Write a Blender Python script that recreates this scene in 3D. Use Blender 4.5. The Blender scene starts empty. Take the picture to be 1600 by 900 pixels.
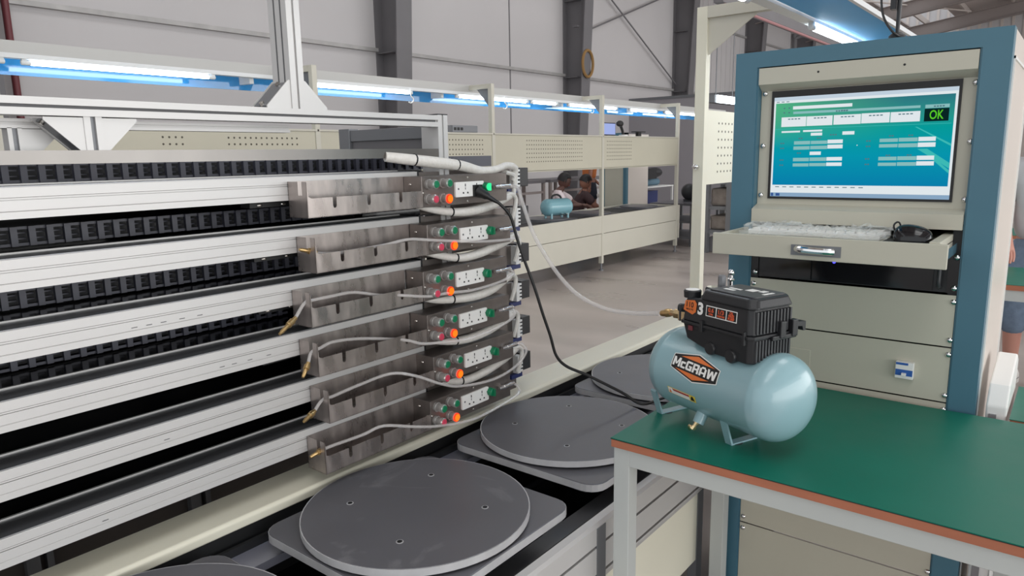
import bpy, bmesh, math, random
from mathutils import Vector, Matrix
random.seed(7)
PI = math.pi
scene = bpy.context.scene
COL = scene.collection

# ------------------------------------------------------------------ camera
cam_d = bpy.data.cameras.new('camera'); cam = bpy.data.objects.new('camera', cam_d); COL.objects.link(cam)
cam_d.sensor_width = 36.0; cam_d.lens = 25.0274; cam_d.clip_start = 0.02; cam_d.clip_end = 300
# world rows of the camera axes (right, down, forward)
RX = ((0.78248431, 0.09946834, -0.61467419), (0.62241542, -0.15318872, 0.76754951), (-0.01781427, -0.98317815, -0.1817784))
cam.matrix_world = Matrix(((RX[0][0], -RX[0][1], -RX[0][2], 0.0), (RX[1][0], -RX[1][1], -RX[1][2], 0.0),
                           (RX[2][0], -RX[2][1], -RX[2][2], 1.42), (0, 0, 0, 1)))
scene.camera = cam
# ------------------------------------------------------------------ world, lights, exposure
wd = bpy.data.worlds.new('sky'); scene.world = wd; wd.use_nodes = True
bg = wd.node_tree.nodes['Background']; bg.inputs[0].default_value = (0.93, 0.97, 1.0, 1); bg.inputs[1].default_value = 1.12
def area(name, loc, rot, sx, sy, power, col=(1, 1, 1)):
    l = bpy.data.lights.new(name, 'AREA'); l.shape = 'RECTANGLE'; l.size = sx; l.size_y = sy; l.energy = power; l.color = col
    o = bpy.data.objects.new(name, l); COL.objects.link(o); o.location = loc; o.rotation_euler = rot; return o
for yy in (-2.0, 6.0, 14.0, 22.0):      # added area lights under the roof gaps, filling the hall from above
    area('roof_fill', (1.2, yy, 6.9), (0, 0, 0), 2.2, 5.0, 95, (1.0, 0.98, 0.96))
area('roof_fill', (-5.6, 8.0, 6.2), (0, 0, 0), 1.2, 16.0, 110, (1.0, 0.98, 0.96))
area('side_fill', (9.0, 0.5, 1.9), (0, PI / 2, 0), 3.7, 15.0, 560, (1.0, 0.99, 0.97))      # added area light out of view for strong light from the right; no window
area('side_fill', (11.0, 17.0, 3.0), (0, PI / 2, 0), 5.0, 15.0, 760, (1.0, 0.99, 0.97))  # second added area light, brightens the far end of the hall
vs = scene.view_settings
vs.view_transform = 'Standard'; vs.look = 'None'; vs.exposure = 0.0; vs.gamma = 1.0; vs.use_curve_mapping = False
scene.display_settings.display_device = 'sRGB'

# ------------------------------------------------------------------ materials
def lin(c):
    c /= 255.0
    return c / 12.92 if c <= 0.04045 else ((c + 0.055) / 1.055) ** 2.4
def rgb(r, g, b): return (lin(r), lin(g), lin(b), 1.0)
def mat(name, c, rough=0.5, metal=0.0, var=0.0, vs_=8.0, bump=0.0, bs=60.0, spec=0.5, emit=0.0, trans=0.0, coat=0.0, rvar=0.0, alpha=1.0, stretch=None):
    m = bpy.data.materials.new(name); m.use_nodes = True
    nt = m.node_tree; p = nt.nodes['Principled BSDF']
    col = rgb(*c)
    p.inputs['Base Color'].default_value = col; p.inputs['Roughness'].default_value = rough; p.inputs['Metallic'].default_value = metal
    p.inputs['Specular IOR Level'].default_value = spec
    p.inputs['Transmission Weight'].default_value = trans
    p.inputs['Coat Weight'].default_value = coat; p.inputs['Coat Roughness'].default_value = 0.08
    p.inputs['Alpha'].default_value = alpha
    if emit:
        p.inputs['Emission Color'].default_value = col; p.inputs['Emission Strength'].default_value = emit
    if var or bump or rvar:
        tc = nt.nodes.new('ShaderNodeTexCoord'); mp = nt.nodes.new('ShaderNodeMapping')
        nt.links.new(tc.outputs['Object'], mp.inputs[0])
        if stretch: mp.inputs['Scale'].default_value = stretch
        n = nt.nodes.new('ShaderNodeTexNoise'); n.inputs['Scale'].default_value = vs_; n.inputs['Detail'].default_value = 6.0
        nt.links.new(mp.outputs[0], n.inputs['Vector'])
        if var:
            mx = nt.nodes.new('ShaderNodeMix'); mx.data_type = 'RGBA'
            mx.inputs[6].default_value = tuple(v * (1 - var) for v in col[:3]) + (1,)
            mx.inputs[7].default_value = tuple(min(1, v * (1 + var)) for v in col[:3]) + (1,)
            cr = nt.nodes.new('ShaderNodeMapRange'); cr.inputs[1].default_value = 0.3; cr.inputs[2].default_value = 0.7
            nt.links.new(n.outputs[0], cr.inputs[0]); nt.links.new(cr.outputs[0], mx.inputs[0]); nt.links.new(mx.outputs[2], p.inputs['Base Color'])
        if rvar:
            r2 = nt.nodes.new('ShaderNodeMapRange'); r2.inputs[1].default_value = 0.3; r2.inputs[2].default_value = 0.7
            r2.inputs[3].default_value = max(0.02, rough - rvar); r2.inputs[4].default_value = rough + rvar
            nt.links.new(n.outputs[0], r2.inputs[0]); nt.links.new(r2.outputs[0], p.inputs['Roughness'])
        if bump:
            n2 = nt.nodes.new('ShaderNodeTexNoise'); n2.inputs['Scale'].default_value = bs; n2.inputs['Detail'].default_value = 4.0
            nt.links.new(mp.outputs[0], n2.inputs['Vector'])
            b = nt.nodes.new('ShaderNodeBump'); b.inputs['Strength'].default_value = bump; b.inputs['Distance'].default_value = 0.01
            nt.links.new(n2.outputs[0], b.inputs['Height']); nt.links.new(b.outputs[0], p.inputs['Normal'])
    return m
M = {}
def defm(k, *a, **kw): M[k] = mat(k, *a, **kw)
defm('wall_paint', (196, 193, 194), 0.55, var=0.03, vs_=0.6)
defm('steel_column', (112, 110, 113), 0.5, var=0.06, vs_=2)
defm('purlin_zinc', (168, 166, 165), 0.45, 0.3, var=0.12, vs_=5)
defm('concrete', (168, 159, 154), 0.34, var=0.20, vs_=1.3, rvar=0.10, bump=0.02, bs=40, stretch=(0.5, 1.6, 1))
defm('roof_sheet', (196, 186, 182), 0.7, var=0.08, vs_=0.5)
defm('roof_beam', (150, 140, 137), 0.6)
defm('roof_purlin', (206, 196, 190), 0.6)
defm('rail_grey', (192, 192, 190), 0.45)
defm('cream_light', (232, 229, 211), 0.45, var=0.02, vs_=3)
defm('cream', (203, 200, 187), 0.38, var=0.02, vs_=3)
defm('cream_panel', (198, 194, 176), 0.45, var=0.02, vs_=3)
defm('hole_dark', (92, 88, 78), 0.8)
defm('aluminium', (201, 200, 199), 0.42, 0.25, var=0.02, vs_=4)
defm('aluminium_top', (140, 142, 146), 0.3, 0.75)  # same aluminium on the rail tops, dark reflection put into the colour
defm('floor_shade_brown', (104, 98, 95), 0.5)
defm('groove', (92, 92, 94), 0.6)
defm('grey_alu', (120, 122, 126), 0.4, 0.3)
defm('stainless', (172, 163, 159), 0.31, 0.82, var=0.20, vs_=22, rvar=0.09, stretch=(1, 1.5, 0.5))
defm('stainless_dark', (126, 119, 115), 0.36, 0.72, var=0.14, vs_=26, rvar=0.08, stretch=(1, 0.6, 1.6))
defm('brushed', (128, 125, 122), 0.34, 0.9, var=0.12, vs_=9, stretch=(1, 0.5, 0.3))
defm('bolt', (200, 196, 190), 0.2, 1.0)
defm('chain_plastic', (62, 63, 74), 0.42, spec=0.5)
defm('chain_dark', (22, 23, 28), 0.5)
defm('black_gloss', (22, 22, 25), 0.10, spec=0.5, rvar=0.04, vs_=4)
defm('black_matt', (24, 25, 27), 0.55)
defm('black_plastic', (33, 34, 37), 0.4, bump=0.05, bs=500)
defm('black_plastic_light', (56, 57, 60), 0.35)
defm('black_rubber', (20, 20, 21), 0.45)
defm('pvc', (97, 97, 102), 0.36, var=0.05, vs_=5, rvar=0.06)
defm('pvc_edge', (186, 186, 188), 0.4, var=0.1, vs_=20)
defm('steel_track', (168, 170, 186), 0.3, 0.6)
defm('table_green', (8, 106, 88), 0.42, spec=0.32, var=0.05, vs_=7, rvar=0.05)
defm('table_edge', (168, 104, 78), 0.5, var=0.12, vs_=30, stretch=(0.15, 1, 1))
defm('table_frame', (186, 190, 188), 0.36, var=0.015, vs_=6)
defm('cab_blue', (70, 112, 130), 0.4, var=0.03, vs_=5)
defm('cab_beige', (189, 186, 171), 0.4, var=0.02, vs_=4)
defm('cab_side', (222, 212, 203), 0.3, var=0.015, vs_=3)
defm('blue_board', (58, 142, 206), 0.05, spec=0.6)
defm('blue_satin', (74, 172, 236), 0.55, spec=0.3)
defm('white_plastic', (232, 232, 230), 0.35)
defm('white_wrap', (222, 219, 213), 0.5, var=0.06, vs_=60, bump=0.25, bs=90)
defm('lamp_white', (225, 228, 230), 0.35)
defm('tank_paint', (140, 174, 182), 0.30, var=0.01, vs_=5, coat=0.45)
defm('tank_far', (134, 184, 196), 0.25, coat=0.2)
defm('brass', (196, 166, 116), 0.3, 0.9, var=0.1, vs_=80)
defm('brass_pale', (222, 200, 158), 0.22, 1.0)
defm('chrome', (226, 226, 226), 0.12, 1.0)
defm('btn_green', (10, 120, 80), 0.35)
defm('btn_ring', (150, 160, 154), 0.25, 0.3)
defm('btn_pink', (206, 66, 92), 0.35)
defm('btn_bezel', (170, 162, 158), 0.2, 0.5)
defm('white_card', (238, 237, 234), 0.4)
defm('ink_black', (26, 26, 27), 0.5)
defm('ink_orange', (222, 118, 58), 0.45)
defm('ink_red', (170, 50, 40), 0.45)
defm('ink_yellow', (230, 205, 80), 0.45)
defm('ink_text_orange', (230, 100, 60), 0.45)
defm('breaker_blue', (44, 92, 168), 0.4)
defm('navy', (34, 48, 104), 0.4)
defm('grey_box', (128, 127, 130), 0.45)
defm('pipe_red', (112, 52, 58), 0.5)
defm('pipe_pink', (168, 122, 124), 0.5)
defm('skin', (150, 104, 86), 0.5)
defm('skin_dark', (96, 66, 58), 0.5)
defm('skin_leg', (196, 142, 126), 0.5)
defm('hair', (28, 24, 25), 0.5)
defm('shirt_white', (216, 202, 204), 0.8)
defm('shirt_maroon', (64, 44, 46), 0.8)
defm('shirt_orange', (206, 122, 70), 0.8)
defm('shirt_grey', (190, 190, 192), 0.85, bump=0.2, bs=30)
defm('shorts_dark', (38, 42, 54), 0.8)
defm('denim', (112, 130, 152), 0.85, var=0.15, vs_=30)
defm('trouser_grey', (84, 84, 84), 0.8)
defm('shoe_white', (236, 234, 230), 0.5)
defm('sole_grey', (120, 120, 122), 0.6)
defm('rope', (150, 116, 70), 0.7)
defm('partition_grey', (150, 147, 152), 0.5)
defm('rack_cloth', (150, 140, 132), 0.8, var=0.2, vs_=12)
defm('clutter_blue', (92, 122, 140), 0.5)
def emat(name, c, s):
    m = bpy.data.materials.new(name); m.use_nodes = True; nt = m.node_tree; nt.nodes.clear()
    e = nt.nodes.new('ShaderNodeEmission'); o = nt.nodes.new('ShaderNodeOutputMaterial')
    e.inputs[0].default_value = rgb(*c); e.inputs[1].default_value = s; nt.links.new(e.outputs[0], o.inputs[0]); M[name] = m; return m
emat('tube_light', (232, 246, 255), 14.0)
emat('lit_red', (255, 60, 30), 1.6)
emat('lit_orange', (255, 120, 30), 1.4)
emat('lit_green', (60, 255, 165), 1.0)
emat('led_blue', (70, 70, 255), 3.0)
emat('ui_white', (238, 246, 250), 0.86)
emat('ui_pale', (150, 206, 206), 0.8)
emat('ui_dark', (10, 42, 40), 0.8)
emat('ui_green_text', (90, 205, 40), 1.0)
emat('ui_ink', (90, 130, 140), 0.8)
emat('ui_bar', (206, 222, 236), 0.85)
emat('ui_task', (150, 182, 212), 0.8)
emat('ui_streak', (70, 210, 205), 0.75)
emat('far_screen', (170, 186, 240), 0.9)
def clear_mat(name, c, fac, rough=0.05):
    m = bpy.data.materials.new(name); m.use_nodes = True; nt = m.node_tree
    p = nt.nodes['Principled BSDF']; p.inputs['Base Color'].default_value = rgb(*c); p.inputs['Roughness'].default_value = rough
    p.inputs['Alpha'].default_value = fac; M[name] = m
clear_mat('clear_hose', (226, 222, 220), 0.40, 0.10)
clear_mat('clear_film', (226, 228, 224), 0.28, 0.08)
clear_mat('clear_collar', (190, 186, 182), 0.5, 0.1)
def screen_mat():
    m = bpy.data.materials.new('screen_wallpaper'); m.use_nodes = True; nt = m.node_tree; nt.nodes.clear()
    tc = nt.nodes.new('ShaderNodeTexCoord'); sp = nt.nodes.new('ShaderNodeSeparateXYZ'); nt.links.new(tc.outputs['Generated'], sp.inputs[0])
    r = nt.nodes.new('ShaderNodeValToRGB'); nt.links.new(sp.outputs['Z'], r.inputs[0])
    e = r.color_ramp.elements
    e[0].position = 0.0; e[0].color = rgb(10, 138, 186); e[1].position = 1.0; e[1].color = rgb(52, 128, 140)
    x = e.new(0.35); x.color = rgb(8, 162, 188); x = e.new(0.66); x.color = rgb(8, 168, 166); x = e.new(0.78); x.color = rgb(44, 160, 150)
    r2 = nt.nodes.new('ShaderNodeValToRGB'); nt.links.new(sp.outputs['X'], r2.inputs[0])
    r2.color_ramp.elements[0].color = rgb(84, 190, 130); r2.color_ramp.elements[1].position = 0.55; r2.color_ramp.elements[1].color = (0, 0, 0, 1)
    mp = nt.nodes.new('ShaderNodeMapRange'); mp.inputs[1].default_value = 0.45; mp.inputs[2].default_value = 0.95; mp.inputs[4].default_value = 0.75
    nt.links.new(sp.outputs['Z'], mp.inputs[0])
    inv = nt.nodes.new('ShaderNodeMapRange'); inv.inputs[1].default_value = 0.75; inv.inputs[2].default_value = 0.0; nt.links.new(sp.outputs['X'], inv.inputs[0])
    mu = nt.nodes.new('ShaderNodeMath'); mu.operation = 'MULTIPLY'; nt.links.new(mp.outputs[0], mu.inputs[0]); nt.links.new(inv.outputs[0], mu.inputs[1])
    mx = nt.nodes.new('ShaderNodeMix'); mx.data_type = 'RGBA'; nt.links.new(mu.outputs[0], mx.inputs[0]); nt.links.new(r.outputs[0], mx.inputs[6]); mx.inputs[7].default_value = rgb(96, 206, 140)
    em = nt.nodes.new('ShaderNodeEmission'); em.inputs[1].default_value = 0.82; nt.links.new(mx.outputs[2], em.inputs[0])
    o = nt.nodes.new('ShaderNodeOutputMaterial'); nt.links.new(em.outputs[0], o.inputs[0]); M['screen_wallpaper'] = m
screen_mat()
def scuffed():
    m = M['pvc'].copy(); m.name = 'pvc_scuffed'; nt = m.node_tree; p = nt.nodes['Principled BSDF']
    tc = nt.nodes.new('ShaderNodeTexCoord'); n = nt.nodes.new('ShaderNodeTexNoise'); n.inputs['Scale'].default_value = 5.0; n.inputs['Detail'].default_value = 8; n.inputs['Distortion'].default_value = 1.5
    nt.links.new(tc.outputs['Object'], n.inputs['Vector'])
    r = nt.nodes.new('ShaderNodeMapRange'); r.inputs[1].default_value = 0.58; r.inputs[2].default_value = 0.66; nt.links.new(n.outputs[0], r.inputs[0])
    old = p.inputs['Base Color'].links[0].from_socket
    mx = nt.nodes.new('ShaderNodeMix'); mx.data_type = 'RGBA'; mul = nt.nodes.new('ShaderNodeMath'); mul.operation = 'MULTIPLY'; mul.inputs[1].default_value = 0.35
    nt.links.new(r.outputs[0], mul.inputs[0]); nt.links.new(mul.outputs[0], mx.inputs[0]); nt.links.new(old, mx.inputs[6]); mx.inputs[7].default_value = rgb(140, 140, 142)
    nt.links.new(mx.outputs[2], p.inputs['Base Color']); M['pvc_scuffed'] = m
scuffed()

# ------------------------------------------------------------------ geometry builder
class G:
    def __init__(s): s.v = []; s.f = []
    def add(s, vs, fs):
        o = len(s.v); s.v += [tuple(v) for v in vs]; s.f += [tuple(i + o for i in f) for f in fs]; return s
    def box(s, x0, x1, y0, y1, z0, z1):
        x0, x1 = min(x0, x1), max(x0, x1); y0, y1 = min(y0, y1), max(y0, y1); z0, z1 = min(z0, z1), max(z0, z1)
        return s.add([(x0, y0, z0), (x1, y0, z0), (x1, y1, z0), (x0, y1, z0), (x0, y0, z1), (x1, y0, z1), (x1, y1, z1), (x0, y1, z1)],
                     [(0, 3, 2, 1), (4, 5, 6, 7), (0, 1, 5, 4), (1, 2, 6, 5), (2, 3, 7, 6), (3, 0, 4, 7)])
    def prism(s, pts, fn, h0, h1):
        """polygon pts (a,b) mapped by fn(a,b,h), extruded from h0 to h1"""
        n = len(pts); A = [fn(a, b, h0) for a, b in pts]; B = [fn(a, b, h1) for a, b in pts]
        fs = [tuple(range(n)), tuple(range(2 * n - 1, n - 1, -1))] + [(i, i + n, (i + 1) % n + n, (i + 1) % n) for i in range(n)]
        return s.add(A + B, fs)
    def rings(s, rs, cap=True, close=True):
        n = len(rs[0]); o = len(s.v)
        for r in rs: s.v += [tuple(p) for p in r]
        for k in range(len(rs) - 1):
            for i in range(n if close else n - 1):
                j = (i + 1) % n
                s.f.append((o + k * n + i, o + k * n + j, o + (k + 1) * n + j, o + (k + 1) * n + i))
        if cap:
            s.f.append(tuple(o + i for i in reversed(range(n)))); s.f.append(tuple(o + (len(rs) - 1) * n + i for i in range(n)))
        return s
    def cyl(s, p0, p1, r0, r1=None, n=16, cap=True):
        r1 = r0 if r1 is None else r1
        return s.turn(p0, p1, [(0, r0), (1, r1)], n, cap)
    def turn(s, p0, p1, prof, n=16, cap=True):
        """lathe: prof [(t along p0->p1, radius)]"""
        p0 = Vector(p0); p1 = Vector(p1); d = (p1 - p0); u = d.normalized().orthogonal().normalized(); w = d.normalized().cross(u)
        rs = []
        for t, r in prof:
            c = p0 + d * t; rs.append([c + (u * math.cos(2 * PI * i / n) + w * math.sin(2 * PI * i / n)) * max(r, 1e-5) for i in range(n)])
        return s.rings(rs, cap)
    def tube(s, pts, r, n=10, sub=5, cap=True):
        P = [Vector(p) for p in pts]; Q = []
        for i in range(len(P) - 1):
            a = P[max(i - 1, 0)]; b = P[i]; c = P[i + 1]; d = P[min(i + 2, len(P) - 1)]
            for k in range(sub):
                t = k / sub
                Q.append(0.5 * ((2 * b) + (c - a) * t + (2 * a - 5 * b + 4 * c - d) * t * t + (3 * b - a - 3 * c + d) * t ** 3))
        Q.append(P[-1]); rs = []; u = None
        for i, q in enumerate(Q):
            t = (Q[min(i + 1, len(Q) - 1)] - Q[max(i - 1, 0)])
            if t.length < 1e-9: t = Vector((0, 0, 1))
            t.normalize()
            u = t.orthogonal().normalized() if u is None else (u - t * u.dot(t)).normalized()
            w = t.cross(u); rr = r(i / (len(Q) - 1)) if callable(r) else r
            rs.append([q + (u * math.cos(2 * PI * k / n) + w * math.sin(2 * PI * k / n)) * rr for k in range(n)])
        return s.rings(rs, cap)
    def ball(s, c, rx, ry, rz, n=12, m=8):
        c = Vector(c); rs = []
        for j in range(m + 1):
            a = PI * j / m - PI / 2; q = max(math.cos(a), 1e-3)
            rs.append([c + Vector((rx * q * math.cos(2 * PI * i / n), ry * q * math.sin(2 * PI * i / n), rz * math.sin(a))) for i in range(n)])
        return s.rings(rs)
OFF = {}
def finish(me, smooth, ang=0.6):
    bm = bmesh.new(); bm.from_mesh(me); bmesh.ops.recalc_face_normals(bm, faces=bm.faces); bm.to_mesh(me); bm.free()
    if smooth:
        for p in me.polygons: p.use_smooth = True
        me.set_sharp_from_angle(angle=ang)
def obj(name, g, m, parent=None, smooth=False, bev=0.0, origin=None, local=False, fixn=True):
    """one mesh object; vertices given in world axes, stored relative to the parent thing's base (or to origin)"""
    o3 = Vector(OFF.get(parent.name, (0, 0, 0))) if parent is not None else Vector(origin or (0, 0, 0))
    if local: o3 = Vector((0, 0, 0))
    me = bpy.data.meshes.new(name)
    me.from_pydata([tuple(Vector(v) - o3) for v in g.v], [], g.f)
    if fixn: finish(me, smooth)
    me.materials.append(M[m])
    o = bpy.data.objects.new(name, me); COL.objects.link(o)
    if parent is not None: o.parent = parent
    else: o.location = o3
    OFF[o.name] = tuple(o3)
    if bev:
        b = o.modifiers.new('bevel', 'BEVEL'); b.width = bev; b.segments = 2; b.limit_method = 'ANGLE'; b.angle_limit = 0.7; b.harden_normals = False
    return o
def tag(o, label=None, cat=None, group=None, kind=None):
    if label: o['label'] = label
    if cat: o['category'] = cat
    if group: o['group'] = group
    if kind: o['kind'] = kind
    return o
def thing(name, label, cat, loc=(0, 0, 0), rz=0.0, group=None, local=False):
    o = bpy.data.objects.new(name, None); COL.objects.link(o); o.location = loc; o.rotation_euler = (0, 0, rz); o.empty_display_size = 0.1
    OFF[o.name] = (0, 0, 0) if local else tuple(loc)
    return tag(o, label, cat, group)
def kids(o): return [c for c in bpy.data.objects if c.parent == o]
def copy_tree(o, parent=None, loc=None):
    c = o.copy(); COL.objects.link(c); OFF[c.name] = OFF.get(o.name, (0, 0, 0))
    if parent: c.parent = parent
    if loc is not None: c.location = loc
    for ch in kids(o): copy_tree(ch, c)
    return c
XZ = lambda a, b, h: (a, h, b)       # polygon in x,z extruded along y
YZ = lambda a, b, h: (h, a, b)       # polygon in y,z extruded along x
XY = lambda a, b, h: (a, b, h)
def rrect(x0, x1, y0, y1, r, n=5):
    P = []
    for cx, cy, a0 in ((x1 - r, y0 + r, -90), (x1 - r, y1 - r, 0), (x0 + r, y1 - r, 90), (x0 + r, y0 + r, 180)):
        for i in range(n + 1):
            a = math.radians(a0 + 90 * i / n); P.append((cx + r * math.cos(a), cy + r * math.sin(a)))
    return P
def text_geo(body, size, bold=0.0, align='CENTER'):
    cu = bpy.data.curves.new('t', 'FONT'); cu.body = body; cu.size = size; cu.align_x = align; cu.align_y = 'CENTER'; cu.offset = bold; cu.resolution_u = 3
    o = bpy.data.objects.new('t', cu); COL.objects.link(o)
    me = bpy.data.meshes.new_from_object(o.evaluated_get(bpy.context.evaluated_depsgraph_get()))
    vs_ = [v.co.copy() for v in me.vertices]; fs = [tuple(p.vertices) for p in me.polygons]
    bpy.data.objects.remove(o); bpy.data.curves.remove(cu); bpy.data.meshes.remove(me)
    return vs_, fs
def text_on(g, body, size, fn, bold=0.0, sx=1.0, width=None):
    vs_, fs = text_geo(body, size, bold)
    xs = [v.x for v in vs_]; ys = [v.y for v in vs_]
    cx = (min(xs) + max(xs)) / 2; cy = (min(ys) + max(ys)) / 2
    if width: sx = width / (max(xs) - min(xs))
    g.add([fn((v.x - cx) * sx, v.y - cy) for v in vs_], fs)
# ------------------------------------------------------------------ THE HALL
WX = -9.0
f_ = obj('floor', G().box(-9.2, 22, -9, 37, -0.2, 0.0), 'concrete'); tag(f_, kind='structure')
w = obj('wall_left', G().box(WX - 0.2, WX, -9, 37, 0, 6.15), 'wall_paint'); tag(w, kind='structure')
cols = (-2.3, 2.46, 8.05, 13.28, 18.47, 23.6, 28.8)
for y in cols:
    g = G()   # tapered I-section: wall flange, web, inner flange
    g.box(WX, WX + 0.015, y - 0.16, y + 0.16, 0, 6.0)
    g.prism([(WX + 0.01, 0), (WX + 0.32, 0), (WX + 0.62, 6.0), (WX + 0.01, 6.0)], XZ, y - 0.012, y + 0.012)
    g.prism([(WX + 0.31, 0), (WX + 0.335, 0), (WX + 0.64, 6.0), (WX + 0.615, 6.0)], XZ, y - 0.16, y + 0.16)
    for z in (1.5, 3.05, 4.6): g.box(WX + 0.01, WX + 0.36, y - 0.15, y + 0.15, z, z + 0.012)
    obj('column', g, 'steel_column', w)
for i in range(len(cols) - 1):
    for z in (1.2, 3.08, 5.0):
        if z == 1.2 and i > 1: continue
        if z == 5.0 and i < 4: continue
        g = G(); a, b = cols[i] + 0.16, cols[i + 1] - 0.16
        g.prism([(WX, z), (WX + 0.07, z), (WX + 0.07, z + 0.055), (WX + 0.06, z + 0.055), (WX + 0.06, z + 0.012), (WX + 0.01, z + 0.012), (WX + 0.01, z + 0.055), (WX, z + 0.055)], XZ, a, b)
        obj('purlin', g, 'purlin_zinc', w)
for i in range(3, 4):
    y0, y1 = cols[i] + 0.16, cols[i + 1] - 0.16
    for s in (0, 1):
        za, zb = (6.0, 3.12) if s == 0 else (3.75, 5.3)
        ya, yb = y0 + (0.9 if s == 0 else 0.0), y1
        obj('brace_rod', G().cyl((WX + 0.12, y0, 3.95 if s else 5.62), (WX + 0.12, y1, 5.62 if s else 3.25), 0.018, n=8), 'steel_column', w, smooth=True)
for y in (-6.2, 11.3):
    obj('panel_joint', G().box(WX - 0.005, WX + 0.008, y - 0.014, y + 0.014, 0, 6.1), 'steel_column', w)
g = G()
for k in range(13): g.box(WX - 0.005, WX + 0.012, 18.7 + k * 0.36, 18.76 + k * 0.36, 0, 6.1)
tag(obj('wall_rib', g, 'wall_paint', w), kind='stuff')
obj('fire_pipe', G().cyl((WX + 0.1, 2.83, 0), (WX + 0.1, 2.83, 6.0), 0.036, n=12), 'pipe_red', w, smooth=True)
obj('drain_pipe', G().tube([(WX + 0.12, 28.0, 0), (WX + 0.12, 28.0, 5.2), (WX + 0.14, 28.0, 5.5), (WX + 0.5, 28.2, 5.6)], 0.07), 'steel_column', w, smooth=True)
g = G()
for z in (4.05, 4.6): g.box(WX + 0.30, WX + 0.42, 13.05, 13.12, z, z + 0.03)
obj('column_clip', g, 'steel_column', w)
rp = obj('rope_coil', G().tube([(WX + 0.53, 13.28 + 0.20 * math.cos(a), 3.32 + 0.27 * math.sin(a)) for a in [i * 0.42 for i in range(32)]], 0.03, n=6, sub=2), 'rope', None, smooth=True, origin=(WX + 0.4, 13.28, 3.05))
tag(rp, 'coiled tan rope hanging on the grey steel column of the back wall', 'rope')
we = obj('wall_back', G().box(-9.2, 22, 36, 36.2, 0, 10.6), 'wall_paint'); tag(we, kind='structure')
g = G()
for k in range(80): g.box(-9 + k * 0.38, -8.9 + k * 0.38, 35.96, 36.0, 0, 10.5)
tag(obj('wall_rib', g, 'roof_purlin', we), kind='stuff')
def rz_(x): return 6.1 + 0.14 * (x + 9.0)
g = G()
strips = [(-9.2, -6.4), (-4.8, 0.0), (2.4, 9.0), (11.4, 22.0)]       # gaps added between the sheets to let sky light in
for a, b in strips: g.prism([(a, rz_(a)), (b, rz_(b)), (b, rz_(b) + 0.05), (a, rz_(a) + 0.05)], XZ, -9, 37)
rf = obj('ceiling', g, 'roof_sheet'); tag(rf, kind='structure')
for y in cols + (34.0,):
    g = G(); a, b = WX + 0.3, 12.0
    g.prism([(a, rz_(a) - 0.7), (b, rz_(b) - 0.5), (b, rz_(b) - 0.22), (a, rz_(a) - 0.22)], XZ, y - 0.01, y + 0.01)
    g.prism([(a, rz_(a) - 0.72), (b, rz_(b) - 0.52), (b, rz_(b) - 0.5), (a, rz_(a) - 0.7)], XZ, y - 0.13, y + 0.13)
    g.prism([(a, rz_(a) - 0.22), (b, rz_(b) - 0.22), (b, rz_(b) - 0.2), (a, rz_(a) - 0.2)], XZ, y - 0.13, y + 0.13)
    obj('rafter', g, 'roof_beam', rf)
for k in range(15):
    x = -8.6 + k * 1.45; z = rz_(x)
    obj('purlin', G().box(x, x + 0.07, -9, 36, z - 0.2, z), 'roof_purlin', rf)
for k in range(5):
    obj('brace_rod', G().cyl((-7 + k * 3.0, 24 + 2 * k % 5, rz_(-7 + k * 3) - 0.3), (-4 + k * 3.0, 33, rz_(-4 + k * 3) - 0.3), 0.03, n=6), 'roof_purlin', rf)
# grey partition at the end of the far line
pt = thing('partition_panel', 'low grey partition standing across the hall behind the far line', 'partition', (-7.0, 16.0, 0))
obj('panel', G().box(-9.0, -4.2, 16.0, 16.06, 0, 2.70), 'partition_grey', pt)
obj('top_rail', G().box(-9.0, -4.2, 15.98, 16.08, 2.70, 2.76), 'grey_alu', pt)
# overhead beam with pipe, beyond the near lamp rail
# ------------------------------------------------------------------ FAR ASSEMBLY LINE (x = -4.6)
FX = -4.6
al = thing('assembly_line', 'long cream assembly line with pegboards and a lamp rail across the aisle', 'assembly line', (FX, 5.5, 0))
posts = (1.36, 3.42, 5.50, 7.56, 9.62)
PW = 0.045
for y in posts:
    g = G().box(FX - 0.045, FX, y - PW / 2, y + PW / 2, 0.66 if y > 4 else 0.5, 2.12)
    obj('post', g, 'cream', al, bev=0.002)
    obj('cross_arm', G().box(FX - 0.36, FX - 0.045, y - PW / 2, y + PW / 2, 2.075, 2.12), 'cream', al)
    obj('gusset', G().prism([(FX - 0.045, 2.075), (FX - 0.20, 2.075), (FX - 0.045, 1.90)], XZ, y - 0.004, y + 0.004), 'grey_alu', al)
    obj('leg', G().box(FX - 0.045, FX, y - 0.022, y + 0.022, 0.09, 0.66), 'cream', al)
    obj('levelling_foot', G().cyl((FX - 0.022, y, 0.012), (FX - 0.022, y, 0.1), 0.011, n=10).cyl((FX - 0.022, y, 0), (FX - 0.022, y, 0.014), 0.03, n=12), 'grey_alu', al, smooth=True)
    obj('back_leg', G().box(FX - 0.80, FX - 0.755, y - 0.022, y + 0.022, 0, 0.66), 'cream', al)
Y0 = 0.3
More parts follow.
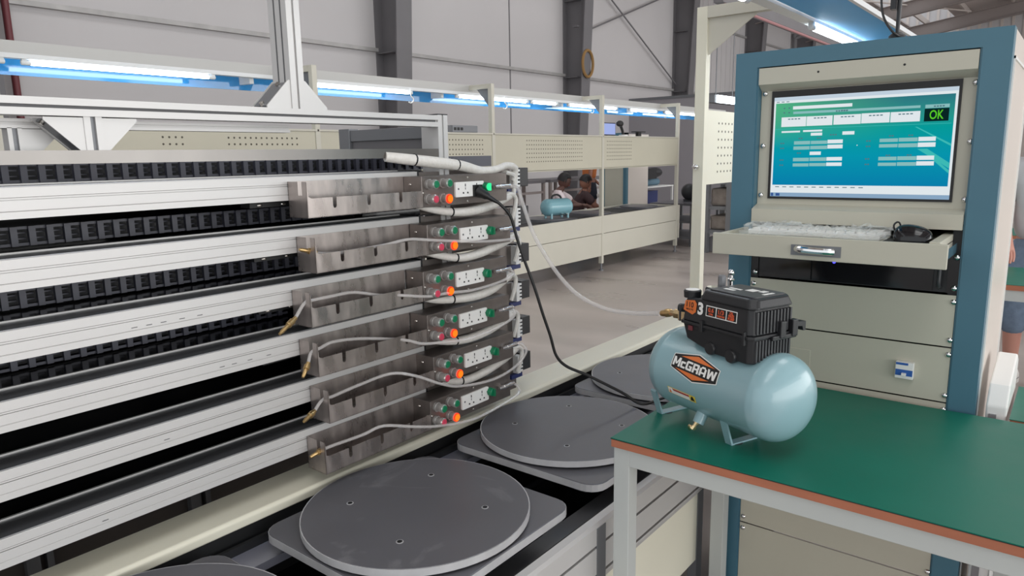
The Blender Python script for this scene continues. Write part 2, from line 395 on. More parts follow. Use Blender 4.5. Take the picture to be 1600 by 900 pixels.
for i in range(-1, 4):
    a = posts[i] + 0.024 if i >= 0 else Y0; b = posts[i + 1] - 0.024
    obj('pegboard', G().box(FX - 0.022, FX - 0.006, a, b, 1.262, 1.632).box(FX - 0.04, FX - 0.006, a, b, 1.252, 1.266), 'cream_panel', al)
    obj('shelf', G().box(FX - 0.40, FX + 0.004, a - 0.03, b + 0.03, 1.634, 1.648), 'cream', al)
    g = G(); y = a + 0.30
    clusters = [(a + 0.52, a + 1.62)] if i >= 2 else ([(a + 0.30, a + 0.60), (a + 0.85, a + 1.05), (a + 1.30, b - 0.1)] if i < 1 else [(a + 0.3, a + 0.6), (a + 1.05, a + 1.95)])
    if i == 3: clusters = [(a + 0.08, a + 0.72)]
    for c0, c1 in clusters:
        n = int((c1 - c0) / 0.042)
        for k in range(n):
            for r in range(6):
                yy = c0 + k * 0.042; zz = 1.36 + r * 0.044
                if yy < b - 0.03: g.cyl((FX - 0.0062, yy, zz), (FX - 0.0050, yy, zz), 0.0075, n=6)
    tag(obj('peg_hole', g, 'hole_dark', al), kind='stuff')
    obj('front_panel', G().box(FX - 0.03, FX - 0.002, a - 0.02, b + 0.02, 0.465, 0.68), 'cream', al)
    obj('front_panel', G().box(FX - 0.034, FX - 0.006, a - 0.015, b + 0.015, 0.185, 0.458), 'cream', al)
obj('bed_top', G().box(FX - 0.80, FX - 0.03, Y0, 9.70, 0.60, 0.655), 'black_matt', al)
obj('bed_edge', G().box(FX - 0.03, FX + 0.002, 9.62, 9.70, 0.465, 0.68), 'cream', al)
obj('back_beam', G().box(FX - 0.83, FX - 0.78, Y0, 9.70, 0.55, 0.675), 'cream', al)
obj('end_panel', G().box(FX - 0.8, FX, 9.66, 9.70, 0.2, 0.68), 'cream', al)
obj('lamp_rail', G().box(FX - 0.36, FX - 0.29, Y0, 12.0, 2.055, 2.125), 'rail_grey', al)
obj('wire_duct', G().box(FX - 0.345, FX - 0.285, Y0, 12.0, 2.028, 2.055), 'lamp_white', al)
brd = G().box(FX - 0.512, FX - 0.50, Y0, 12.0, 1.953, 2.085)
obj('reflector_board', brd, 'blue_board', al)['label'] = 'glossy blue reflector board under the lamp rail'
for y in (3.1, 5.15, 7.2, 9.0):
    obj('board_clip', G().box(FX - 0.50, FX - 0.36, y, y + 0.035, 1.99, 2.06), 'lamp_white', al)
def lamp(y0, y1, x, z, label, group=None):
    t = thing('fluorescent_lamp', label, 'lamp', (x, (y0 + y1) / 2, z), 0, group)
    obj('tube', G().cyl((x, y0 + 0.05, z), (x, y1 - 0.05, z), 0.0135, n=12), 'tube_light', t, smooth=True)
    for e, s in ((y0, 1), (y1, -1)):
        obj('end_cap', G().turn((x, e, z), (x, e + s * 0.05, z), [(0, 0.011), (0.1, 0.0145), (0.8, 0.0145), (1, 0.0135)], 12), 'lamp_white', t, smooth=True)
        obj('holder', G().box(x - 0.012, x + 0.012, e + s * 0.005, e + s * 0.03, z, z + 0.022), 'lamp_white', t)
    return t
FLZ = 2.008
for (a, b, lab) in ((0.32, 1.52, 'fluorescent tube cut by the left edge of the photo, above the bench frame'), (1.60, 2.80, 'long fluorescent tube at upper left above the rail rack'),
                    (3.50, 4.72, 'fluorescent tube right of the upright aluminium post, white hook at its end'), (5.30, 7.10 - 0.62, 'fluorescent tube behind the far post with the gusset, left of the two steel columns'),
                    (6.52, 7.05, 'short lit tube end meeting the grey steel column'), (7.25, 8.42, 'fluorescent tube left of the far post under the crossed brace rods'),
                    (8.72, 9.55, 'fluorescent tube beside the lit laptop, before the last far post'), (9.75, 10.9, 'fluorescent tube at the far end of the lamp rail')):
    lamp(a, b, FX - 0.312, FLZ, lab)
def hook(x, y, z, lab):
    g = G().tube([(x, y, z + 0.05), (x, y, z + 0.005), (x, y + 0.004, z - 0.01), (x, y + 0.03, z - 0.03), (x, y + 0.03, z - 0.05), (x, y, z - 0.07), (x, y - 0.028, z - 0.062)], 0.0055, n=6, sub=3)
    tag(obj('wire_hook', g, 'white_plastic', None, smooth=True, origin=(x, y, z)), lab, 'hook')
hook(FX - 0.27, 4.66, 1.985, 'white hook hanging from the lamp rail near the tall aluminium post')
hook(FX - 0.27, 6.02, 1.985, 'white hook hanging just right of the far post with the gusset')
hook(FX - 0.27, 7.74, 2.00, 'white hook hanging left of the far post under the brace rods')
hook(FX - 0.27, 9.72, 2.00, 'white hook hanging near the last far post')
# on the far shelf
t = thing('desktop_computer', 'flat grey computer case lying on the far shelf beside the post', 'computer', (FX - 0.16, 5.12, 1.648))
obj('case', G().box(FX - 0.30, FX - 0.02, 4.92, 5.28, 1.648, 1.715), 'grey_box', t, bev=0.003)
obj('front_plate', G().box(FX - 0.02, FX - 0.012, 4.925, 5.275, 1.652, 1.711), 'grey_alu', t)
g = G()
for k in range(3): g.box(FX - 0.012, FX - 0.009, 4.945 + k * 0.045, 4.975 + k * 0.045, 1.668, 1.695)
obj('port', g, 'ink_black', t)
t = thing('monitor', 'small lit bluish screen standing on the far shelf', 'monitor', (FX - 0.10, 7.82, 1.648))
obj('bezel', G().box(FX - 0.12, FX - 0.09, 7.66, 8.00, 1.655, 1.81), 'ink_black', t)
obj('screen', G().box(FX - 0.09, FX - 0.086, 7.672, 7.988, 1.667, 1.80), 'far_screen', t)
obj('stand', G().box(FX - 0.16, FX - 0.06, 7.76, 7.90, 1.648, 1.656), 'ink_black', t)
t = thing('barcode_scanner', 'black barcode scanner on its stand beside the lit screen', 'scanner', (FX - 0.05, 8.08, 1.648))
obj('stand', G().tube([(FX - 0.05, 8.12, 1.66), (FX - 0.05, 8.10, 1.72), (FX - 0.05, 8.05, 1.78)], 0.018), 'ink_black', t, smooth=True)
obj('base', G().cyl((FX - 0.05, 8.13, 1.648), (FX - 0.05, 8.13, 1.665), 0.06), 'white_plastic', t, smooth=True)
obj('head', G().ball((FX - 0.04, 8.02, 1.80), 0.035, 0.075, 0.04), 'ink_black', t, smooth=True)
t = obj('calculator', G().box(FX - 0.1, FX - 0.02, 8.42, 8.66, 1.70, 1.712).box(FX - 0.08, FX - 0.04, 8.5, 8.58, 1.648, 1.70), 'ink_black', origin=(FX - 0.06, 8.54, 1.648))
tag(t, 'small flat black tablet on a foot at the right of the far shelf', 'tablet')
# turntables on the far bed + compressor there
def disc(name, x, y, z, r, h, m, parent): return obj(name, G().turn((x, y, z), (x, y, z + h), [(0, r - 0.003), (0.15, r), (0.85, r), (1, r - 0.003)], 64), m, parent, smooth=True)
for y, lab in ((5.0, 'grey turntable on the far line beside the cable chains'), (6.92, 'grey turntable under the blue tank on the far line'), (7.9, 'grey turntable on the far line before the grey cabinet'), (9.2, 'grey turntable under the stack of parts on the far line')):
    t = thing('turntable', lab, 'turntable', (FX - 0.40, y, 0.655))
    obj('base_plate', G().prism(rrect(FX - 0.68, FX - 0.12, y - 0.3, y + 0.3, 0.05), XY, 0.655, 0.672), 'pvc', t)
    disc('disc', FX - 0.40, y, 0.672, 0.27, 0.018, 'pvc', t)
def tankgeo(L, r, cap, n=40, m=8):
    """horizontal pressure tank along local x, centred at origin"""
    g = G(); rs = []
    pr = []
    for j in range(m + 1):
        a = PI / 2 * j / m; pr.append((-(L / 2 - cap) - cap * math.cos(a), r * math.sin(a)))
    pr += [(-x, rr) for x, rr in reversed(pr)]
    pr = [pr[0]] + pr[1:m + 1] + [(-(L / 2 - cap) + 0.004, r + 0.0012), (-(L / 2 - cap) + 0.008, r)] + [((L / 2 - cap) - 0.008, r), ((L / 2 - cap) - 0.004, r + 0.0012)] + pr[m + 1:]
    for x, rr in pr: rs.append([(x, max(rr, 1e-4) * math.cos(2 * PI * i / n), max(rr, 1e-4) * math.sin(2 * PI * i / n)) for i in range(n)])
    return g.rings(rs)
t = thing('air_compressor', 'small pale blue air compressor tank on the far line turntable', 'compressor', (-4.88, 6.97, 0.69), 1.25)
g = tankgeo(0.42, 0.10, 0.07); g.v = [(x, y, z + 0.13) for x, y, z in g.v]
obj('tank', g, 'tank_far', t, smooth=True, local=True)
g = G()
for a in (-0.12, 0.12): g.box(a - 0.01, a + 0.01, -0.07, -0.05, 0, 0.07).box(a - 0.01, a + 0.01, 0.05, 0.07, 0, 0.07)
obj('foot', g, 'tank_far', t, local=True)
obj('handle', G().tube([(-0.07, 0, 0.22), (-0.06, 0, 0.26), (0.0, 0, 0.275), (0.05, 0, 0.255), (0.07, 0, 0.22)], 0.012), 'black_plastic', t, smooth=True, local=True)
obj('valve', G().cyl((0.0, -0.09, 0.06), (0.0, -0.13, 0.05), 0.010).cyl((0.06, -0.09, 0.06), (0.06, -0.13, 0.05), 0.010), 'chrome', t, local=True)
# black round tank, stack of parts, grey cabinet
t = thing('air_tank', 'round black tank seen end on at the far end of the line', 'tank', (-4.95, 10.78, 0.66), 2.05)
g = tankgeo(0.36, 0.125, 0.07); g.v = [(x, y, z + 0.15) for x, y, z in g.v]
obj('tank', g, 'black_plastic', t, smooth=True, local=True)
obj('foot', G().box(-0.12, 0.12, -0.09, 0.09, 0, 0.03).box(-0.1, -0.08, -0.06, 0.06, 0.03, 0.06).box(0.08, 0.1, -0.06, 0.06, 0.03, 0.06), 'black_plastic', t, local=True)
t = thing('side_stand', 'dark stand holding the round black tank past the end of the far line', 'stand', (-4.95, 10.75, 0))
obj('top', G().box(-5.35, -4.6, 10.2, 11.3, 0.63, 0.66), 'pvc', t)
for z in (0.12, 0.36): obj('shelf', G().box(-5.33, -4.62, 10.22, 11.28, z, z + 0.03), 'grey_alu', t)
for x in (-5.3, -4.66):
    for y in (10.25, 11.25): obj('leg', G().box(x - 0.02, x + 0.02, y - 0.02, y + 0.02, 0, 0.63), 'grey_alu', t)
t = thing('parts_trolley', 'white parts trolley with stacked machine parts beyond the far line', 'trolley', (-5.95, 11.15, 0))
for z in (0.30, 0.55, 0.86): obj('shelf', G().box(-6.25, -5.65, 10.65, 11.65, z, z + 0.02), 'white_plastic', t)
for x in (-6.23, -5.67):
    for y in (10.67, 11.63): obj('upright', G().box(x - 0.015, x + 0.015, y - 0.015, y + 0.015, 0, 0.88), 'white_plastic', t)
tag(obj('pump_unit', G().box(-6.15, -5.75, 10.75, 11.2, 1.0, 1.18).ball((-5.9, 11.4, 1.10), 0.12, 0.2, 0.09), 'black_plastic', origin=(-5.95, 11.05, 1.0)), 'black pump unit on top of the parts stack', 'pump')
tag(obj('tank_shell', G().turn((-5.9, 10.7, 0.94), (-5.9, 11.55, 0.94), [(0, 0.02), (0.06, 0.06), (0.94, 0.06), (1, 0.02)], 16), 'clutter_blue', smooth=True, origin=(-5.9, 11.05, 0.88)), 'blue grey tank shell under the black pump unit', 'tank')
tag(obj('parts_bin', G().box(-6.1, -5.75, 10.8, 11.25, 0.57, 0.80), 'navy', origin=(-5.95, 11.05, 0.57)), 'navy parts bin on the white trolley', 'bin')
t = thing('control_cabinet', 'grey control cabinet with blue edge standing behind the far line', 'cabinet', (-5.64, 9.95, 0))
obj('front_panel', G().box(-5.83, -5.50, 9.63, 9.66, 0.05, 1.72), 'cab_beige', t)
obj('frame', G().box(-5.50, -5.452, 9.62, 9.69, 0, 1.74).box(-5.86, -5.83, 9.62, 9.69, 0, 1.74).box(-5.86, -5.452, 9.62, 9.69, 1.70, 1.74), 'cab_blue', t)
obj('side_panel', G().box(-5.83, -5.456, 9.69, 10.33, 0.02, 1.72), 'cab_side', t)
# dark frame bench by the wall
for k, (y0, y1, lab) in enumerate(((8.3, 10.1, 'dark frame bench by the wall, left of the sitting person'), (10.25, 12.3, 'dark frame bench by the wall, behind the sitting person'))):
    t = thing('frame_bench', lab, 'bench', (-7.6, (y0 + y1) / 2, 0), 0)
    obj('top', G().box(-7.95, -7.3, y0, y1, 0.96, 1.01), 'steel_column', t)
    for x in (-7.92, -7.33):
        for y in (y0 + 0.03, (y0 + y1) / 2, y1 - 0.03): obj('leg', G().box(x - 0.025, x + 0.025, y - 0.025, y + 0.025, 0, 0.96), 'roof_beam', t)
    obj('rail', G().box(-7.35, -7.31, y0, y1, 0.78, 0.82), 'roof_beam', t); obj('rail', G().box(-7.35, -7.31, y0, y1, 0.28, 0.32), 'roof_beam', t)
tag(obj('tool_crate', G().box(-5.68, -5.46, 8.42, 8.78, 0.0, 0.62), 'clutter_blue', origin=(-5.57, 8.6, 0)), 'blue crate on the floor in front of the sitting worker', 'crate')
# ------------------------------------------------------------------ SHELVING behind the control rack
t = thing('storage_rack', 'grey profile rack with shelves of goods seen between post and blue cabinet', 'shelving', (-3.6, 9.9, 0))
for z in (0.28, 0.62, 0.98, 1.16): obj('shelf', G().box(-4.25, -3.2, 9.75, 10.4, z, z + 0.05), 'grey_alu', t)
for x in (-4.22, -3.86, -3.22):
    obj('upright', G().box(x - 0.05, x + 0.05, 9.72, 9.80, 0, 1.7), 'grey_alu', t); obj('upright', G().box(x - 0.04, x + 0.04, 10.35, 10.43, 0, 1.7), 'grey_alu', t)
for i, (x, z, sx, sz, m, lab) in enumerate(((-4.06, 0.67, 0.27, 0.25, 'rack_cloth', 'crumpled beige sack on the middle shelf of the storage rack'), (-4.06, 1.03, 0.27, 0.11, 'black_matt', 'black box under the upper shelf of the storage rack'), (-4.06, 1.21, 0.27, 0.3, 'black_matt', 'tall black box on the top shelf of the storage rack'), (-4.06, 0.33, 0.27, 0.2, 'rack_cloth', 'beige bundle on the low shelf of the storage rack'), (-4.06, 0.0, 0.27, 0.22, 'grey_box', 'grey tray under the storage rack'))):
    g = G().box(x - sx / 2, x + sx / 2, 9.85, 10.3, z, z + sz); o = obj('goods_box', g, m, origin=(x, 10.05, z), bev=0.03 if m == 'rack_cloth' else 0.005); tag(o, lab, 'box')
# ------------------------------------------------------------------ NEAR LINE: post, pegboard, lamp rail above
NX = -1.537; NY = 3.5
st = thing('workstation_frame', 'cream post with pegboard and overhead lamp rail beside the blue cabinet', 'workstation', (NX, NY, 0))
obj('post', G().box(NX - 0.055, NX, NY, NY + 0.05, 0, 2.13), 'cream_light', st, bev=0.002)
obj('cross_arm', G().box(NX, -1.04, NY, NY + 0.05, 2.075, 2.13), 'cream', st)
obj('gusset', G().prism([(NX, 2.075), (NX + 0.25, 2.075), (NX, 1.90)], XZ, NY + 0.02, NY + 0.028), 'cream', st)
obj('pegboard', G().box(NX - 0.022, NX - 0.006, NY + 0.05, NY + 2.0, 1.257, 1.635), 'cream_light', st)
g = G()
for k in range(11):
    for r in range(7): g.cyl((NX - 0.0062, NY + 0.2 + k * 0.045, 1.32 + r * 0.042), (NX - 0.005, NY + 0.2 + k * 0.045, 1.32 + r * 0.042), 0.006, n=6)
tag(obj('peg_hole', g, 'hole_dark', st), kind='stuff')
obj('post', G().box(NX - 0.055, NX, NY + 2.0, NY + 2.05, 0, 2.13), 'cream', st)
obj('wing_bolt', G().cyl((NX - 0.03, NY, 1.35), (NX - 0.03, NY - 0.02, 1.35), 0.012, n=10).ball((NX - 0.03, NY - 0.03, 1.352), 0.016, 0.012, 0.012), 'chrome', st, smooth=True)
obj('lamp_rail', G().box(-1.20, -1.13, 1.5, 9.0, 2.06, 2.13), 'purlin_zinc', st)
obj('wire_duct', G().box(-1.16, -1.10, 1.5, 9.0, 2.035, 2.06), 'lamp_white', st)
obj('reflector_board', G().prism([(-1.08, 2.04), (-1.08, 2.05), (-0.745, 1.978), (-0.745, 1.968)], XZ, 1.5, 7.0), 'blue_satin', st)['label'] = 'glossy blue reflector board above the cabinet'
obj('board_edge', G().box(-0.75, -0.735, 1.5, 7.0, 1.964, 1.984), 'lamp_white', st)
lamp(3.74, 4.94, -1.115, 2.012, 'bright fluorescent tube under the blue board just above the blue cabinet')
lamp(1.72, 2.92, -1.115, 2.012, 'fluorescent tube over the cream post with the gusset, mostly out of frame')
t = thing('fluorescent_lamp', 'far lit lamp between the cream post and the blue cabinet', 'lamp', (-3.42, 8.45, 2.05))
obj('housing', G().box(-3.52, -3.42, 8.05, 8.85, 1.99, 2.075), 'grey_alu', t); obj('diffuser', G().box(-3.42, -3.41, 8.12, 8.85, 1.99, 2.075), 'tube_light', t)
obj('suspension_rod', G().cyl((-3.47, 8.2, 2.075), (-3.47, 8.2, rz_(-3.47) - 0.3), 0.006, n=6).cyl((-3.47, 8.7, 2.075), (-3.47, 8.7, rz_(-3.47) - 0.3), 0.006, n=6), 'grey_alu', t)
t = thing('crane_beam', 'dark overhead beam with a red pipe running towards the far wall', 'beam', (-3.0, 12.0, 2.9))
obj('beam', G().box(-3.1, -3.0, 7.2, 15.9, 2.90, 3.06), 'steel_column', t)
obj('pipe', G().cyl((-2.98, 7.2, 2.87), (-2.98, 15.9, 2.87), 0.016, n=8), 'pipe_pink', t, smooth=True)
for y in (7.4, 15.6): obj('hanger', G().cyl((-3.05, y, 3.06), (-3.05, y, rz_(-3.05)), 0.012, n=6), 'steel_column', t)
# ------------------------------------------------------------------ NEAR CONVEYOR BED
BY0, BY1 = -0.5, 3.48
cb = thing('conveyor_bed', 'near conveyor bed with cream side beam, black channel and aluminium front profile', 'conveyor', (-1.2, 1.5, 0))
obj('side_beam', G().prism([(-1.60, 0.574), (-1.465, 0.574), (-1.465, 0.594), (-1.472, 0.60), (-1.60, 0.60)], XZ, BY0, BY1), 'cream_light', cb, bev=0.003)
obj('bed_floor', G().box(-1.47, -0.90, BY0, BY1, 0.40, 0.415), 'black_gloss', cb)
obj('channel_wall', G().box(-1.48, -1.47, BY0, BY1, 0.415, 0.573), 'black_matt', cb)
obj('beam_support', G().box(-1.60, -1.50, BY0, BY1, 0.50, 0.573), 'cream', cb)
obj('track', G().box(-1.445, -1.37, BY0, BY1, 0.505, 0.525), 'steel_track', cb)
obj('track_slot', G().box(-1.455, -1.445, BY0, BY1, 0.505, 0.545), 'black_matt', cb)
obj('track', G().box(-0.985, -0.935, BY0, BY1, 0.455, 0.475), 'grey_alu', cb)
for k in range(6):
    y = -0.2 + k * 0.645; obj('cross_plate', G().box(-1.37, -0.96, y + 0.31, y + 0.38, 0.43, 0.445), 'grey_alu', cb)
fp = [(-0.875, 0.38), (-0.845, 0.38)]
for z in (0.395, 0.472):
    fp += [(-0.84, z), (-0.84, z + 0.006), (-0.852, z + 0.006), (-0.852, z + 0.014), (-0.84, z + 0.014)]
fp += [(-0.84, 0.533), (-0.847, 0.54), (-0.868, 0.54), (-0.875, 0.533)]
obj('front_profile', G().prism(fp, XZ, BY0, 1.995), 'aluminium', cb)
g = G()
for z in (0.401, 0.478): g.box(-0.8515, -0.8505, BY0, 1.994, z, z + 0.008)
obj('profile_groove', g, 'groove', cb)
for a, b in ((BY0, 0.60), (0.64, 1.36), (1.40, 1.975)): obj('front_panel', G().box(-0.862, -0.848, a, b, 0.15, 0.378), 'cream_light', cb)
obj('profile_upright', G().box(-0.870, -0.8385, 1.36, 1.40, 0.02, 0.53), 'grey_alu', cb)
for y in (0.62, 1.985): obj('leg', G().box(-0.875, -0.845, y - 0.02, y + 0.02, 0.0, 0.378), 'grey_alu', cb)
for y in (-0.3, 1.2, 2.6): obj('leg', G().box(-1.56, -1.50, y - 0.03, y + 0.03, 0.0, 0.5), 'cream', cb)
tt_labels = ['grey turntable at the bottom edge of the photo, mostly cut off', 'big scuffed grey turntable in the foreground below the control boxes',
             'grey turntable left of the table corner, second from the front', 'far grey turntable half hidden behind the compressor with the black cable on it', 'last grey turntable hidden behind the compressor']
for k in range(4):
    y = 0.445 + 0.6455 * k; x = -1.178
    t = thing('turntable', tt_labels[k], 'turntable', (x, y, 0.53), 0, 'turntables on the near conveyor')
    obj('base_plate', G().prism(rrect(x - 0.245, x + 0.272, y - 0.27, y + 0.27, 0.05), XY, 0.552, 0.575), 'pvc', t, bev=0.003)
    obj('plate_edge', G().prism(rrect(x - 0.2455, x + 0.2725, y - 0.2705, y + 0.2705, 0.05), XY, 0.554, 0.573), 'pvc_edge', t)
    obj('pivot', G().cyl((x, y, 0.575), (x, y, 0.582), 0.10, n=32), 'black_matt', t)
    disc('disc', x, y, 0.582, 0.271, 0.018, 'pvc_scuffed' if k in (1,) else 'pvc', t)
    obj('disc_lit_edge', G().turn((x, y, 0.5825), (x, y, 0.5990), [(0, 0.2716), (1, 0.2716)], 64), 'pvc_edge', t, smooth=True)  # pale ring puts the light caught by the rim into its colour
    for j in range(4):
        a = math.radians(33 + 90 * j); c = (x + 0.165 * math.cos(a), y + 0.165 * math.sin(a))
        b = obj('bolt_hole', G().cyl((c[0], c[1], 0.6), (c[0], c[1], 0.6008), 0.0085, n=14), 'pvc_edge', t)
        obj('bolt', G().cyl((c[0], c[1], 0.6008), (c[0], c[1], 0.6014), 0.006, n=10), 'black_matt', b)
    for sx in (-0.18, 0.18):
        for sy in (-0.2, 0.2): obj('roller', G().cyl((x + sx - 0.015, y + sy, 0.533), (x + sx + 0.015, y + sy, 0.533), 0.02, n=12), 'black_rubber', t, smooth=True)
# ------------------------------------------------------------------ RAIL RACK
RXF = -1.495; RY0 = -0.45
rk = thing('rail_rack', 'rack of six stacked white aluminium rails on an aluminium frame', 'rack', (-1.55, 0.7, 0.5))
RT = [1.382 - 0.128 * k for k in range(6)]
for k, zt in enumerate(RT):
    zb = zt - 0.057; x = RXF
    P = [(x - 0.078, zb), (x, zb), (x, zt - 0.0445), (x - 0.0015, zt - 0.0435), (x, zt - 0.0425), (x, zt - 0.024), (x - 0.004, zt - 0.0238), (x - 0.004, zt - 0.0225), (x, zt - 0.0222),
         (x, zt - 0.0195), (x - 0.002, zt - 0.019), (x, zt - 0.0185), (x, zt - 0.001), (x - 0.001, zt), (x - 0.078, zt)]
    r = obj('rail', G().prism(P, XZ, RY0, 1.442), 'aluminium', rk)
    obj('rail_top', G().box(x - 0.074, x - 0.006, RY0, 1.440, zt, zt + 0.0012), 'aluminium_top', r)
    obj('rail_lip', G().box(x - 0.086, x - 0.080, RY0, 1.442, zt - 0.01, zt + 0.004), 'aluminium', r)
    obj('end_plate', G().box(x - 0.08, x - 0.001, 1.442, 1.450, zb - 0.004, zt + 0.004), 'black_matt', r)
    obj('chain_tray', G().box(-1.95, x - 0.09, RY0, 1.90, zt - 0.008, zt - 0.003).box(-1.95, -1.945, RY0, 1.90, zt - 0.003, zt + 0.119 if k else zt + 0.06), 'black_gloss', rk)
    # small cleats screwed under each rail
    if k:
        g = G().box(x - 0.075, x - 0.035, 0.93, 1.05, RT[k - 1] - 0.0575 - 0.014, RT[k - 1] - 0.0575)
        c = obj('cleat', g, 'black_matt', rk)
        for y in (0.955, 1.02): obj('screw', G().ball((x - 0.033, y, RT[k - 1] - 0.066), 0.003, 0.007, 0.004, 8, 5), 'bolt', c, smooth=True)
obj('cleat', G().box(RXF - 0.09, RXF - 0.04, 0.93, 1.06, RT[5] - 0.072, RT[5] - 0.058), 'black_matt', rk)
g = G()
for y, k in ((0.62, 2), (0.65, 2), (0.68, 2), (0.72, 2), (0.76, 2), (0.80, 3), (0.83, 3), (0.87, 3), (0.92, 3), (0.66, 4), (0.52, 5)):
    zt = RT[k]; g.box(RXF, RXF + 0.0006, y, y + 0.012, zt - 0.038, zt - 0.0365)
tag(obj('rail_mark', g, 'groove', rk), kind='stuff')
# back uprights behind the rails
for y in (0.30, 0.50, 0.92, 1.62): obj('back_post', G().box(-1.98, -1.955, y, y + 0.03, 0.1, 1.40).box(-1.98, -1.955, y + 0.045, y + 0.06, 0.1, 1.40), 'grey_alu', rk)
# steel strip and frame above
obj('cover_strip', G().box(RXF - 0.003, RXF - 0.001, RY0, 1.534, 1.421, 1.446).box(RXF - 0.012, RXF - 0.003, RY0, 1.534, 1.421, 1.423), 'brushed', rk)
def profile_y(x, z0, z1, y0, y1, d=0.045):
    zm = (z0 + z1) / 2
    return G().prism([(x - d, z0), (x, z0), (x, zm - 0.003), (x - 0.006, zm - 0.003), (x - 0.006, zm + 0.003), (x, zm + 0.003), (x, z1), (x - d, z1)], XZ, y0, y1)
obj('top_beam', profile_y(RXF, 1.509, 1.5415, RY0, 1.535), 'aluminium', rk)
obj('beam_groove', G().box(RXF - 0.0058, RXF - 0.005, RY0, 1.53, 1.5225, 1.528), 'groove', rk)
obj('lower_beam', profile_y(RXF - 0.07, 1.488, 1.506, RY0, 1.08, 0.03), 'aluminium', rk)
def profile_z(x, y0, y1, z0, z1, d=0.07):
    ym = (y0 + y1) / 2
    return G().prism([(y0, x), (ym - 0.003, x), (ym - 0.003, x - 0.006), (ym + 0.003, x - 0.006), (ym + 0.003, x), (y1, x), (y1, x - d), (y0, x - d)], lambda a, b, h: (b, a, h), z0, z1)
obj('end_post', profile_z(RXF, 1.535, 1.575, 0.5, 1.543), 'aluminium', rk)
obj('post_cap', G().box(RXF - 0.07, RXF, 1.534, 1.576, 1.543, 1.546), 'black_matt', rk)
obj('upright_post', profile_z(RXF, 1.043, 1.080, 1.5415, 2.6, 0.072), 'aluminium', rk)
obj('upright_groove', G().box(RXF - 0.05, RXF - 0.045, 1.0425, 1.044, 1.58, 2.6).box(RXF - 0.025, RXF - 0.020, 1.0425, 1.044, 1.58, 2.6), 'groove', rk)
def gusset(y0, z0, sy, sz, w, x):   # cast corner bracket: two triangular cheeks with a sloping web between them
    T = [(y0, z0), (y0 + sy, z0), (y0 + sy, z0 + sz * 0.08), (y0 + sy * 0.08, z0 + sz), (y0, z0 + sz)]
    b = obj('gusset_bracket', G().prism(T, YZ, x - 0.004, x), 'aluminium', rk); obj('cheek', G().prism(T, YZ, x - w, x - w + 0.004), 'aluminium', b)
    obj('web', G().prism([(y0 + sy * 0.93, z0 + sz * 0.09), (y0 + sy * 0.87, z0 + sz * 0.02), (y0 + sy * 0.02, z0 + sz * 0.87), (y0 + sy * 0.09, z0 + sz * 0.93)], YZ, x - w + 0.004, x - 0.004), 'grey_alu', b)  # web is aluminium too, its shade is painted as darker grey
    return b
for y, sy in ((1.080, 0.066), (1.043, -0.066)):
    b = gusset(y, 1.5415, sy, 0.066, 0.066, RXF - 0.003)
    obj('screw', G().cyl((RXF - 0.035, y + sy * 0.86, 1.548), (RXF - 0.035, y + sy * 0.93, 1.556), 0.006, n=8), 'bolt', b)
    obj('screw', G().cyl((RXF - 0.035, y + sy * 0.14, 1.597), (RXF - 0.035, y + sy * 0.24, 1.600), 0.006, n=8), 'bolt', b)
def profile_w(x, y0, y1, z0, z1, d, q):
    ym = (y0 + y1) / 2
    return G().prism([(y0, x), (ym - q, x), (ym - q, x - 0.007), (ym + q, x - 0.007), (ym + q, x), (y1, x), (y1, x - d), (y0, x - d)], lambda a, b, h: (b, a, h), z0, z1)
for y0, y1, dx, zt in ((0.580, 0.613, 0.004, 1.509), (0.473, 0.497, 0.07, 1.489)):
    hp = obj('hanging_post', profile_w(RXF - dx, y0, y1, 1.424, zt, 0.04 if dx < 0.05 else 0.03, 0.0045), 'aluminium', rk)
    obj('post_groove', G().box(RXF - dx - 0.0069, RXF - dx - 0.006, (y0 + y1) / 2 - 0.0044, (y0 + y1) / 2 + 0.0044, 1.424, zt), 'grey_alu', hp)
for y, sy, zt, dx, w in ((0.613, 0.066, 1.507, 0.006, 0.04), (0.580, -0.068, 1.507, 0.006, 0.055), (0.497, 0.066, 1.487, 0.072, 0.026)):
    b = gusset(y, zt, sy, -0.066, w, RXF - dx)
    obj('screw', G().cyl((RXF - dx - w / 2, y + sy * 0.86, zt - 0.006), (RXF - dx - w / 2, y + sy * 0.93, zt - 0.013), 0.005, n=8), 'bolt', b)
obj('back_panel', G().box(-1.995, -1.99, RY0, 1.57, 0.03, 0.66), 'floor_shade_brown', rk)  # added dark sheet, stands in for the shaded floor behind the rack
# grey end frame of the rack behind
obj('end_frame', G().box(-2.0, -1.56, 1.575, 1.60, 1.478, 1.515).box(-2.0, -1.56, 1.575, 1.60, 1.40, 1.428).box(-2.0, -1.945, 1.57, 1.61, 0.5, 1.52).box(-1.60, -1.56, 1.57, 1.605, 0.5, 1.52), 'grey_alu', rk, bev=0.002)
obj('end_panel', G().box(-1.945, -1.60, 1.583, 1.592, 1.428, 1.478), 'steel_column', rk)
